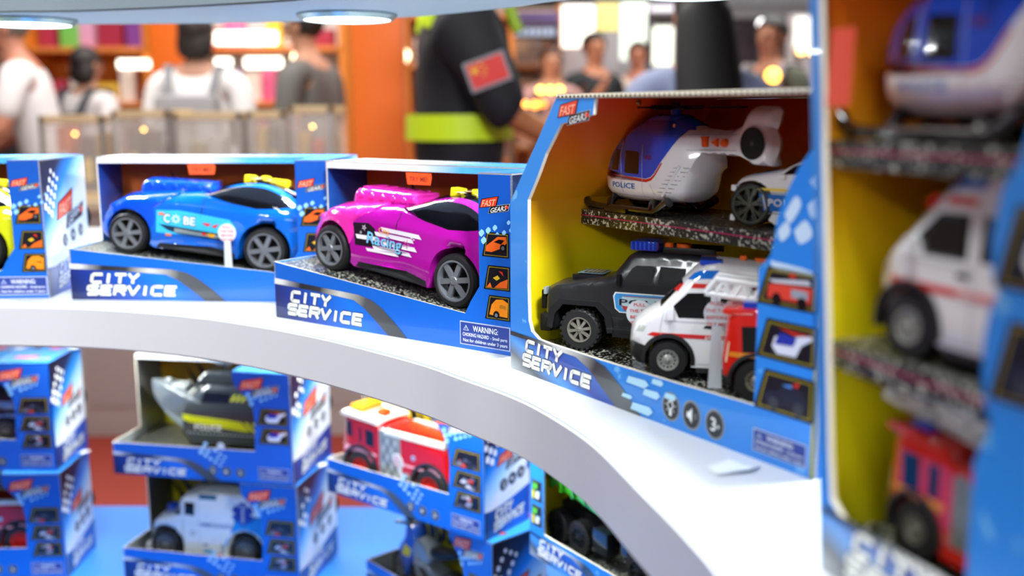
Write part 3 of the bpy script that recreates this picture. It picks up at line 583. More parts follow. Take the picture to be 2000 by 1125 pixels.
# ---------------------------------------------------------------- toy vehicle parts
def wheel(par, x, y, z, r, wd, style='six', side=-1, rim='787c82', tyre='141416', rr=.78):
    """axle along y; visible face towards side"""
    bm = bmesh.new(); k = .12*r
    if style == 'off':
        lathe(bm, [(r*.60, -wd/2), (r*.9, -wd/2), (r*.97, -wd*.42), (r*.97, wd*.42), (r*.9, wd/2), (r*.60, wd/2), (r*.6, -wd/2)], 40, caps=False)
        for i in range(22):
            a = 2*PI*i/22
            for s, off in ((-1, 0), (1, .5)):
                aa = a+off*2*PI/22; m = Matrix.Rotation(-aa, 4, 'Y'); vs_ = box(bm, r*.90, r*1.02, s*wd*.26-wd*.22, s*wd*.26+wd*.26, -r*.07, r*.07); bmesh.ops.transform(bm, matrix=m, verts=vs_)
        rr = .62
    else: lathe(bm, [(r*rr, -wd/2), (r*(rr+.02), -wd*.54), (r*.93, -wd*.52), (r, -wd*.34), (r, wd*.34), (r*.93, wd*.5), (r*rr, wd/2), (r*rr, -wd/2)], 44, caps=False)
    w_ = obj('wheel', bm, M(tyre, .55), par, 35, (x, y, z)); R_ = r*rr; f = side*wd*.5
    bm = bmesh.new()
    lathe(bm, [(R_*.97, f), (R_*.99, f+side*.0006), (R_*.90, f+side*.0006), (R_*.86, f-side*wd*.1), (R_*.84, f-side*wd*.55), (0.001, f-side*wd*.6)], 40, mi=0, caps=False)
    for q in bm.faces:
        c = q.calc_center_median()
        if abs(c.y-f) > wd*.4: q.material_index = 1
    def spoke(a, w0, w1, r0, r1, dy=0):
        m = Matrix.Rotation(-a, 4, 'Y'); y0 = f+side*.0002+dy; y1 = y0-side*wd*.16
        v = [bm.verts.new(p) for p in ((r0, y0+side*.0004, -w0), (r0, y0+side*.0004, w0), (r1, y0-side*wd*.04, w1), (r1, y0-side*wd*.04, -w1), (r0, y1, -w0), (r0, y1, w0), (r1, y1, w1), (r1, y1, -w1))]
        for q in ((0, 1, 2, 3), (0, 4, 5, 1), (1, 5, 6, 2), (2, 6, 7, 3), (3, 7, 4, 0), (4, 7, 6, 5)): bm.faces.new([v[i] for i in q])
        bmesh.ops.transform(bm, matrix=m, verts=v)
    hub = .24
    if style == 'six':
        for i in range(6): spoke(i*PI/3+.25, R_*.12, R_*.13, R_*.1, R_*.9)
    elif style == 'ten':
        hub = .15
        for i in range(5):
            for s in (-1, 1): spoke(i*2*PI/5+s*.17+.3, R_*.07, R_*.05, R_*.1, R_*.9); spoke(i*2*PI/5+s*.34+.3, R_*.03, R_*.04, R_*.55, R_*.9)
    elif style == 'off':
        hub = .2
        for i in range(8): spoke(i*PI/4+.2, R_*.09, R_*.12, R_*.1, R_*.88)
    else:                                              # van: pierced disc
        lathe(bm, [(0.001, f-side*wd*.02), (R_*.3, f-side*wd*.02), (R_*.5, f-side*wd*.1), (R_*.86, f-side*wd*.04)], 36, caps=False)
        for i in range(12):
            a = 2*PI*i/12; vs_ = []; 
            for k2 in range(8):
                t = 2*PI*k2/8; vs_.append(bm.verts.new((R_*.66*math.cos(a)+R_*.09*math.cos(t), f+side*.0003-side*wd*.03, R_*.66*math.sin(a)+R_*.09*math.sin(t))))
            bm.faces.new(vs_).material_index = 1
        hub = .22
    lathe(bm, [(0.001, f+side*.0014), (R_*hub*.8, f+side*.0012), (R_*hub, f), (R_*hub, f-side*wd*.2)], 20)
    for i in range(5):
        a = 2*PI*i/5; lathe(bm, [(0.0001, f+side*.0018), (R_*.035, f+side*.0016), (R_*.035, f)], 6, c=(R_*hub*.55*math.cos(a), 0, R_*hub*.55*math.sin(a)))
    obj('rim', bm, [M(rim, .32, .35), M('0c0c0e', .6)], w_, 35)
    return w_
def wheels(T, xs, hw, r, wd, **k):
    rs = r if isinstance(r, (list, tuple)) else [r]*len(xs)
    for x, q in zip(xs, rs):
        for s in (-1, 1): wheel(T, x, s*(hw-wd/2), q, q, wd, side=s, **k)
def wrapf(hw, off=0): return lambda x, z, e: (x, -(hw(x, z)+e+off), z)
def tab(label, loc, rz, h=.06, r=.0135, lean=0, txt=True):
    """pull tab: thin white disc on a strip"""
    T = thing('pull_tab', label, 'tab', loc, rz, 'white pull-before-use tabs'); m = M('c8ced4', .5)
    pts = [(-.0048, 0), (.0048, 0)]+[(r*math.sin(a)*1.0, h+r*-math.cos(a)) for a in [.36+(2*PI-.72)*i/28 for i in range(29)]]
    bm = bmesh.new(); prism(bm, [(x-lean*z, z) for x, z in pts], (0, 0, 0), X, Z, NY, .0008); obj('tab_strip', bm, m, T)
    d = Dec('lettering', T, (0, 0, 0), X, Z, NY); c = M('c8382e', .5)
    if txt:
        for i, (t, w_) in enumerate((('PULL', .009), ('THE TAB', .0155), ('BEFORE', .014), ('TRY ME!', .014))): d.text(t, -w_/2-lean*h, h+.0055-.0048*i, w_, .0024, c, 0)
    d.build(); return T
def tilt(o, ang): o.rotation_euler = (o.rotation_euler[0], ang, o.rotation_euler[2])

def race_car(label, loc, rz, ang, main, nose, txt, dark='10121c'):
    T = thing('toy_race_car', label, 'toy car', loc, rz, 'toy race cars'); T.rotation_euler = (0, ang, rz)
    rf, rb, wb = .0232, .0255, .163
    out = sm([(-.030, .013), (-.036, .020), (-.035, .032), (-.030, .044), (-.020, .056), (-.004, .064), (.03, .071), (.06, .076), (.088, .081), (.108, .0905), (.13, .0965), (.150, .0975), (.170, .0935), (.188, .085), (.203, .077), (.216, .073), (.221, .066), (.219, .05), (.217, .034), (.208, .016)], 4)
    out += arc(wb, .026, .0305, -.25, PI+.25, 18)+[(wb-.032, .011), (.031, .011)]+arc(0, .0235, .028, -.35, PI+.35, 18)
    def W(x, z):
        b = .0475-.010*ss(.055, -.036, x)**2-.006*ss(.18, .221, x)
        b -= .004*math.exp(-((x-.082)/.03)**2)*ss(.075, .03, z)
        b += .0035*math.exp(-((x-wb)/.03)**2)+.002*math.exp(-(x/.028)**2)
        b -= .020*ss(.072+.004*math.sin(x*20), .0975, z)+.004*ss(.065, .072, z)
        return max(.006, b-.003*ss(.035, .01, z))
    win = sm([(.082, .0795), (.105, .0885), (.13, .093), (.152, .0935), (.172, .0885), (.190, .0785)], 4)+[(.172, .0745), (.15, .0715), (.12, .0735)]
    sill = [(.034, .0115), (wb-.034, .0115), (wb-.036, .017), (.10, .0205), (.038, .017)]
    nosep = [(-.037, .012)]+[p for p in []]+[(-.0345, .034)]
    tm = lambda x, z, nx, nz: 2 if (.084 < x < .112 and z > .075) else (2 if .112 <= x < .190 and z > .08 else 0)
    mats = [main, nose, M('0b0c12', .08, coat=.6), M('15161b', .5)]
    b, hw = shell('body', out, W, mats, [(win, 2), (sill, 3)], T, .0095, .0046, tm, .0035, sharp=lambda x, z: z < .056 and -.03 < x < .20 and not (z > .034 and x < -.02), smooth=50)
    # nose clip in the lighter plastic
    no = sm([(-.031, .012), (-.0375, .020), (-.0365, .032), (-.0315, .0445), (-.0212, .0568), (-.005, .0652), (.03, .0722), (.055, .0765)], 4)+[(.05, .0665), (.034, .054), (.029, .036)]+arc(0, .0235, .0285, .35, PI+.35, 14)
    shell('front_clip', no, lambda x, z: W(x, z)+.0011, [nose], [], T, .009, .0052, None, .0042, sharp=lambda x, z: z < .056 and x > -.03, smooth=50)
    # engine scoop
    sc_ = [(.000, .066), (.001, .078), (.005, .0835), (.012, .0850), (.078, .0905), (.084, .0885), (.086, .0800)]
    s2, _ = shell('engine_scoop', sm(sc_, 3), lambda x, z: .0205, [nose], [], T, .005, .004, None, .001, smooth=50)
    bm = bmesh.new()
    for i in range(5):
        for s in (-1, 1): lathe(bm, [(.0001, -.0022), (.0028, -.0016), (.0032, .0)], 10, c=(.013+.0145*i, -.0205*1 if s < 0 else .0205, .0795+.0009*i))
        box(bm, .009+.0145*i, .0165+.0145*i, -.015, .015, .0845+.001*i, .0872+.001*i, bev=.001)
    obj('scoop_rivets', bm, nose, T, 40)
    # roof buttons, fin deck
    bm = bmesh.new(); box(bm, .120, .132, -.011, .001, .0945, .1045, bev=.0018); obj('roof_button', bm, M('f2dc20', .3), T, 40)
    bm = bmesh.new(); lathe(bm, [(.0001, .1055), (.0055, .1045), (.006, .1035), (.006, .095)], 18, 'Z', c=(.142, .004, 0)); obj('roof_button', bm, M('f2dc20', .3), T, 40)
    bm = bmesh.new(); box(bm, .150, .172, -.009, .007, .0925, .1035, bev=.003); obj('roof_button', bm, M('f2dc20', .3), T, 40)
    d = Dec('roof_decal', T, (0, 0, 0), X, Y_, Z); rnd = random.Random(5); zr = lambda x: .0985+.0035-max(0, x-.15)*.33-max(0, .135-x)*.18
    d.wrap = lambda x, y, e: (x, y, zr(x)+e)
    for i in range(26):
        a = .125+.075*rnd.random(); b_ = -.022+.038*rnd.random(); c = M(rnd.choice(['f2f2ec', 'e8e4c8', 'f09a50', '3aa0e0', 'd03050', '101014']), .35)
        d.poly([(a, b_), (a+.010, b_-.002), (a+.013, b_+.003), (a+.002, b_+.005)], c, i % 3)
    d.build()
    # belt crease and door lines
    d = Dec('panel_lines', T, (0, 0, 0), X, Z, NY, wrapf(hw)); ln = M(dark, .4)
    for pts in ([(.088, .078), (.086, .06), (.082, .045)], ):
        for a, b_ in zip(pts, pts[1:]): d.poly([(a[0]-.0004, a[1]), (b_[0]-.0004, b_[1]), (b_[0]+.0004, b_[1]), (a[0]+.0004, a[1])], ln, 0)
    d.build()
    txt(T, hw); wheels(T, (0, wb), .048, (rf, rb), .020, style='six', rim='787d84')
    bm = bmesh.new()
    for x in (0, wb): tube(bm, [(x, -.03, rf), (x, .03, rf)], .004)
    obj('axle', bm, M('202022'), T); return T
def decal_magenta(T, hw):
    d = Dec('side_decal', T, (0, 0, 0), X, Z, NY, wrapf(hw)); K = M('1c1420', .3); Wt = M('e8e2ee', .35); Pk = M('c85a98', .35)
    d.poly([(.030, .056), (.050, .059), (.058, .055), (.062, .049), (.062, .036), (.034, .034)], K, 0)
    for i, (a, b, c, e) in enumerate(((.036, .041, .03, .004), (.06, .048, .05, .004), (.068, .054, .052, .004), (.058, .034, .05, .0035), (.07, .0405, .045, .004), (.05, .0305, .04, .003))): d.poly([(a, b), (a+c, b+.002), (a+c-.004, b+e+.002), (a-.002, b+e)], Wt, 1)
    for cx, cy, q in ((.045, .0535, .0035), (.100, .0475, .0055), (.108, .054, .004), (.041, .048, .002)):
        for k in range(5):
            a = k*2*PI/5; d.poly([(cx+q*math.cos(a), cy+q*math.sin(a)), (cx+q*.3*math.cos(a+.6), cy+q*.3*math.sin(a+.6)), (cx+q*.3*math.cos(a-.6), cy+q*.3*math.sin(a-.6))], Wt if q < .005 else Pk, 2)
    d.build(); d = Dec('lettering', T, (0, 0, 0), X, Z, NY, wrapf(hw))
    d.text('Racing', .0485, .0385, .046, .0125, M('14324c', .3), 3, .1); d.text('Racing', .0493, .0392, .044, .0118, M('7ac4ec', .3), 5, .1); d.text('City', .064, .0525, .014, .005, M('f0a030', .3), 4); d.build()
def decal_blue(T, hw):
    d = Dec('side_decal', T, (0, 0, 0), X, Z, NY, wrapf(hw)); K = M('15304a', .3); Lb = M('38b8e8', .3)
    d.poly([(.033, .055), (.060, .058), (.12, .055), (.128, .046), (.112, .032), (.034, .029)], Lb, 0)
    d.poly([(.036, .0395), (.060, .038), (.122, .037), (.115, .030), (.06, .0305), (.048, .0335)], K, 1); d.poly([(.055, .037), (.11, .0355), (.107, .0315), (.055, .032)], M('808c90', .3), 2)
    d.poly([(.095, .0365), (.104, .036), (.101, .0315), (.094, .0325)], M('e0a020', .3), 3); d.poly([(.088, .0365), (.093, .036), (.092, .0325), (.087, .033)], RED, 3)
    for a in (.036, .045): d.poly([(a, .053-(a-.036)*2.6), (a+.007, .053-(a-.036)*2.6), (a+.007, .050-(a-.036)*2.6), (a, .050-(a-.036)*2.6)], M('d87a50', .4), 3)
    d.build(); d = Dec('lettering', T, (0, 0, 0), X, Z, NY, wrapf(hw))
    for l, (e, m) in enumerate(((.0008, K), (0, WHITE))): d.text('C', .0425-e, .0425-e, .007+2*e, .0095+2*e, m, 3+l); d.text('BE', .0655-e, .0425-e, .0135+2*e, .0095+2*e, m, 3+l)
    for k in range(8):
        a = k*PI/4; d.poly([(.0565+.006*math.cos(a), .0475+.006*math.sin(a)), (.0565+.0025*math.cos(a+.4), .0475+.0025*math.sin(a+.4)), (.0565+.0025*math.cos(a-.4), .0475+.0025*math.sin(a-.4))], WHITE, 4)
    d.poly([(.086, .047), (.098, .0475), (.094, .0435)], RED, 3); d.poly([(.098, .0445), (.108, .049), (.103, .043)], RED, 3); d.build()
def inbox(f, l, dd, z): return Vector((f[0]+l*math.cos(f[2])-dd*math.sin(f[2]), f[1]+l*math.sin(f[2])+dd*math.cos(f[2]), z))
T7 = math.atan(.13)
hwc = .048
magenta = M('ac149c', .12, coat=1); pinkn = M('e22ea8', .14, coat=1); bluec = M('0c62cc', .08, coat=1); bluen = M('0a4cd6', .1, coat=1); ylw = M('c8d018', .12, coat=1); yln = M('d8dc20', .14, coat=1)
for f, l0, m1, m2, t, lab in ((FC, .0519, magenta, pinkn, decal_magenta, 'magenta race car with a pink engine scoop, in the open box'), (FB, .0545, bluec, bluen, decal_blue, 'shiny blue race car with a blue engine scoop, in the open box'), (FA, .0535, ylw, yln, lambda T, h: None, 'yellow-green race car cut off by the frame, in the leftmost box')):
    race_car(lab, tuple(inbox(f, l0, .027+hwc, MS+.0573-.13*l0)), f[2], T7, m1, m2, t)
# try-me stickers on the window edges
for f, l, lab in ((FC, .115, 'orange TRY ME! sticker hanging from the magenta car box'), (FB, .113, 'orange TRY ME! sticker hanging from the blue car box')):
    p = inbox(f, l, .0775, MS+.1485); t = thing('try_me_sticker', lab, 'sticker', p, f[2], 'try-me stickers'); bm = bmesh.new(); prism(bm, [(0, .0015), (.0335, .0015), (.0345, -.0025), (.0325, -.0105), (.002, -.0105)], (0, 0, 0), X, Z, NY, .0003); obj('sticker_card', bm, M('f05a28', .3), t)
    d = Dec('lettering', t, (0, 0, 0), X, Z, NY); d.text('TRY ME!', .005, -.0072, .024, .0048, M('8a3020', .4), 0); d.build()

# ---------------------------------------------------------------- toys in the large toy box
blk = M('0e0f12', .35, coat=.4); glassy = M('0a0c10', .06, coat=.8); whp = M('eef0f2', .22, coat=.5); blp = M('164cd0', .14, coat=.9); org = M('f0641c', .3)
def placed(px, py, z, ang, hw):
    p = at(px, py, z); return (p.x-math.sin(ang)*hw, p.y+math.cos(ang)*hw, z)
def lines(T, hw, segs, m, w_=.00035, name='panel_lines'):
    d = Dec(name, T, (0, 0, 0), X, Z, NY, wrapf(hw))
    for pts in segs:
        for a, b in zip(pts, pts[1:]):
            v = Vector((b[0]-a[0], b[1]-a[1])).normalized(); n = (-v.y*w_, v.x*w_)
            d.poly([(a[0]-n[0], a[1]-n[1]), (b[0]-n[0], b[1]-n[1]), (b[0]+n[0], b[1]+n[1]), (a[0]+n[0], a[1]+n[1])], m, 0)
    return d.build()
def bxp(T, name, lst, m, bev=.001, smooth=35):
    if len(lst) > 1 and name not in ('roof_rack', 'clear_cover', 'case_rim'):
        return [bxp(T, name, [q], m, bev, smooth) for q in lst][0]
    bm = bmesh.new()
    for q in lst: box(bm, *q, bev=bev)
    return obj(name, bm, m, T, smooth)
# police off-roader
def arch_pair(T, poly, y, th, m):
    for s, n in ((-1, NY), (1, Y_)):
        bm = bmesh.new(); prism(bm, poly, (0, s*y, 0), X, Z, n, th); obj('wheel_arch', bm, m, T, 40)
SH = .0225
def suv(label, loc, rz):
    T = thing('toy_police_car', label, 'toy car', loc, rz); r = .0168; wf, wb = -.0035, .080
    out = [(-.030, .012), (-.036, .020), (-.0355, .040), (-.033, .049), (-.026, .0525), (-.0, .0575), (.018, .0605), (.024, .064), (.034, .0775), (.040, .0805), (.06, .0815), (.095, .0805), (.104, .077), (.109, .058), (.110, .030), (.107, .012)]
    arch = lambda c: [(c+.024, .016), (c+.0215, .029), (c+.014, .037), (c-.014, .037), (c-.021, .029), (c-.0235, .016)]
    out += arch(wb)+[(.055, .014), (.026, .014)]+arch(wf)
    def W(x, z): return SH-.0035*ss(-.02, -.036, x)-.0055*ss(.056, .08, z)-.002*ss(.03, .012, z)
    w1 = [(.0315, .0565), (.0385, .0685), (.042, .0712), (.056, .0715), (.055, .0575)]; w2 = [(.0605, .0575), (.0615, .0715), (.082, .071), (.082, .0575)]; w3 = [(.086, .0575), (.086, .071), (.1, .070), (.102, .0575)]
    tm = lambda x, z, nx, nz: 1 if (.024 < x < .037 and z > .062) else 0
    b, hw = shell('body', out, W, [M('26282c', .32, coat=.25), M('07080b', .6)], [(w1, 1), (w2, 1), (w3, 1)], T, .004, .004, tm, .001, sharp=lambda x, z: z < .040 and -.03 < x < .105, smooth=40)
    # flared arches, bumpers, sills
    for c in (wf, wb):
        inn = arch(c); o2 = [(c+(x-c)*1.22, .0175 if i in (0, 5) else z+.004) for i, (x, z) in enumerate(inn)]
        arch_pair(T, inn+o2[::-1], SH+.002, .006, M('1c1f22', .3, coat=.6))
    bxp(T, 'bumper', [(-.040, -.030, -.020, .020, .012, .027), (.104, .113, -.020, .020, .014, .027)], M('141518', .4), .003)
    bxp(T, 'sill', [(.024, .056, -SH-.001, SH+.001, .013, .021)], M('141518', .4), .002)
    bxp(T, 'bull_bar', [(-.040, -.036, -.016, .016, .030, .046)], M('0e0f10', .4), .0015)
    bxp(T, 'headlight', [(-.0366, -.034, -.020, -.012, .043, .049), (-.0366, -.034, .012, .020, .043, .049)], M('8f9a9a', .2), .001)
    bxp(T, 'mirror', [(.0285, .0315, -SH-.005, -SH+.002, .055, .064), (.0285, .0315, SH-.002, SH+.005, .055, .064)], M('0d0d0f', .3), .0015)
    bxp(T, 'bonnet_scoop', [(-.014, .016, -.014, .014, .0555, .0607)], M('1a1c20', .2, coat=1), .002)
    d = Dec('bonnet_decal', T, (0, 0, .0612), X, Y_, Z); d.poly([(-.010, -.012), (.012, -.012), (.012, .012), (-.010, .012)], M('8fb8c8', .3), 0); d.poly([(-.006, -.009), (.010, -.009), (.010, .009), (-.006, .009)], M('30343a', .3), 1)
    for i in range(4): d.poly([(-.004+.0035*i, -.007), (-.002+.0035*i, -.007), (-.002+.0035*i, .007), (-.004+.0035*i, .007)], M('c8d0cc', .3), 2)
    d.build()
    bar = bxp(T, 'light_bar', [(.037, .058, -.016, .016, .0825, .0905)], M('1c3fc0', .1, coat=1, trans=.3), .002)
    bm = bmesh.new()
    for i in range(6): box(bm, .0365+.0035*i, .0377+.0035*i, -.0165, .0165, .0835, .0895)
    obj('light_ribs', bm, M('2c58e0', .15, coat=1), bar)
    bm = bmesh.new(); lathe(bm, [(.0001, .0895), (.0034, .0885), (.0038, .0815)], 16, 'Z', c=(.0645, -.006, 0)); obj('roof_button', bm, org, T, 40)
    bm = bmesh.new(); lathe(bm, [(.0001, .0895), (.0058, .0885), (.0062, .0815)], 20, 'Z', c=(.0765, -.006, 0)); obj('roof_button', bm, org, T, 40)
    bxp(T, 'roof_rack', [(.062, .103, -.014, -.0115, .0815, .0862), (.062, .103, .0115, .014, .0815, .0862), (.088, .092, -.013, .013, .0835, .0862)], M('111214', .4), .0008)
    d = Dec('door_decal', T, (0, 0, 0), X, Z, NY, wrapf(hw)); fr_o = [(.0245, .0465), (.0262, .0498), (.0985, .0500), (.0985, .0325), (.030, .0335), (.0262, .0365)]
    d.poly(fr_o, WHITE, 0); d.poly([(.0256, .0463), (.027, .0488), (.098, .049), (.098, .0335), (.0305, .0344), (.027, .037)], M('3a9ade', .3), 1); d.poly([(.032, .0465), (.097, .0475), (.097, .0352), (.036, .0352), (.032, .0375)], M('bcd6dc', .3), 2)
    d.poly([(.034, .0357), (.060, .0357), (.060, .0361), (.035, .0361), (.0322, .0395), (.0318, .0395)], M('b03a40', .4), 3); d.poly([(.033, .0468), (.08, .0473), (.08, .0477), (.033, .0472)], M('b03a40', .4), 3)
    d.poly([(.060, .0362), (.080, .0358), (.080, .0385), (.062, .0382)], BLACK, 3); d.build()
    d = Dec('lettering', T, (0, 0, 0), X, Z, NY, wrapf(hw)); d.text('POLICE', .0295, .0397, .052, .0052, M('dfe8ea', .3), 3); d.text('POLICE', .0299, .0399, .051, .0049, M('1a2438', .3), 4); d.build()
    lines(T, hw, [[(.028, .051), (.104, .0505)], [(.058, .0575), (.057, .018)], [(.024, .029), (.056, .029)], [(.024, .0215), (.056, .0215)]], M('3c4046', .2), .0003)
    for x in (wf, wb):
        for s in (-1, 1): wheel(T, x, s*(SH-.0055), r, r, .013, 'off', s, '8d8a80', '1b1c1e')
    bm = bmesh.new(); box(bm, -.03, .1, -.010, .010, .016, .024); obj('chassis', bm, M('0c0c0d'), T); return T
angS = -.44
SUV = suv('black police off-road car on the lower floor of the large toy box', placed(1140, 684, MS+.0205, angS, SH), angS)
# ambulance
AH = .0225
def ambulance(label, loc, rz, group=None):
    T = thing('toy_ambulance', label, 'toy ambulance', loc, rz, group); r = .0140; wf, wb = -.0025, .062
    out = [(-.0245, .009), (-.0295, .014), (-.0297, .024), (-.0287, .034), (-.0255, .040), (-.019, .0455), (-.0085, .0520), (.000, .0615), (.0105, .0730), (.0165, .0790), (.023, .0830), (.031, .0846), (.045, .0836), (.070, .0815), (.0815, .079), (.0855, .070), (.0865, .03), (.085, .009)]
    out += arc(wb, .0145, .0175, -.3, PI+.3, 14)+[(.042, .009), (.020, .009)]+arc(wf, .0145, .0172, -.3, PI+.3, 14)
    def W(x, z): return AH-.0075*ss(-.008, -.032, x)-.004*ss(.045, .085, z)-.0015*ss(.02, .0, z)
    win = [(.0045, .0452), (.0005, .0535), (.0105, .0632), (.0265, .0637), (.0275, .0452)]; w2 = [(.0335, .0455), (.0335, .0637), (.052, .063), (.052, .0455)]
    low = [(-.031, .008), (-.031, .0255), (-.0195, .0235), (-.0195, .008)]; bl = [(.0085, .0668), (.0185, .0735), (.0195, .0795), (.0185, .080)]
    blight = [(.0085, .0725), (.0125, .0757), (.0185, .0790), (.0315, .0798), (.0318, .0735), (.0195, .0733), (.0165, .0722)]
    bm_ = lambda x, z, nx, nz: 1 if (-.0085 < x < .008 and z > .0515) else (2 if (x < -.019 and z < .025) else 0)
    b, hw = shell('body', out, W, [whp, glassy, M('1d1d1f', .5), M('1a78e0', .08, coat=1), M('d8dcd4', .1, coat=1)], [(win, 1), (w2, 1), (low, 2), (blight, 3)], T, .0048, .0035, bm_, .0022, sharp=lambda x, z: z < .034 and -.022 < x < .083, smooth=45)
    for c in (wf, wb):
        a_, o_ = arc(c, .0145, .0165, -.2, PI+.2, 20), arc(c, .0145, .0192, -.15, PI+.15, 20); arch_pair(T, a_+o_[::-1], AH+.0012, .004, M('1c1c1e', .35, coat=.3))
    bxp(T, 'sill', [(.0175, .044, -AH+.0005, AH-.0005, .0055, .0095)], M('202022', .4), .001)
    bxp(T, 'mirror', [(-.004, .0015, -AH-.0035, -AH+.002, .0435, .0525), (-.004, .0015, AH-.002, AH+.0035, .0435, .0525)], whp, .0018)
    bxp(T, 'roof_button', [(.0455, .0505, -.0035, .0025, .081, .0885)], org, .0015); bxp(T, 'roof_button', [(.056, .068, -.0035, .0035, .080, .087)], org, .0015)
    bxp(T, 'light_bar', [(.018, .034, -.015, .015, .0825, .0862)], M('1a4cd0', .1, coat=1), .0015)
    d = Dec('side_stripes', T, (0, 0, 0), X, Z, NY, wrapf(hw)); Rd = M('d8241c', .3)
    d.poly([(-.0178, .0316), (-.0138, .0342), (.012, .0336), (.060, .0332), (.060, .0300), (-.010, .0310)], Rd, 0); d.poly([(.0125, .0668), (.0145, .0702), (.0295, .0698), (.0285, .0668)], Rd, 0); d.poly([(.042, .0655), (.040, .069), (.058, .0682), (.058, .0652)], Rd, 0)
    d.poly([(-.0265, .0330), (-.0240, .0378), (-.0185, .0380), (-.0205, .0335)], M('c6cfc8', .1, coat=1), 0); d.poly([(.0005, .0655), (.0045, .0695), (.0078, .0697), (.0035, .064)], Rd, 0)
    d.poly([(.022, .0385), (.0235, .0405), (.029, .0405), (.029, .0378)], BLACK, 0); d.build()
    d = Dec('lettering', T, (0, 0, 0), X, Z, NY, wrapf(hw)); d.text('EMERGENCY', .0235, .0307, .026, .0020, WHITE, 2); d.build()
    lines(T, hw, [[(-.0055, .0525), (-.0085, .036), (-.0075, .0325)], [(.0305, .066), (.031, .012)], [(.018, .0120), (.043, .0120)], [(-.006, .043), (.03, .0420)]], M('b9bec4', .3), .0003)
    wheels(T, (wf, wb), AH-.0005, r, .010, style='van', rim='a8aaa2', rr=.56); bm = bmesh.new()
    for x in (wf, wb): tube(bm, [(x, -.015, r), (x, .015, r)], .003)
    obj('axle', bm, M('202022'), T); return T
AMB = ambulance('white ambulance with red stripes on the lower floor of the large toy box', placed(1310, 741, MS+.0205, -.22, AH), -.22)
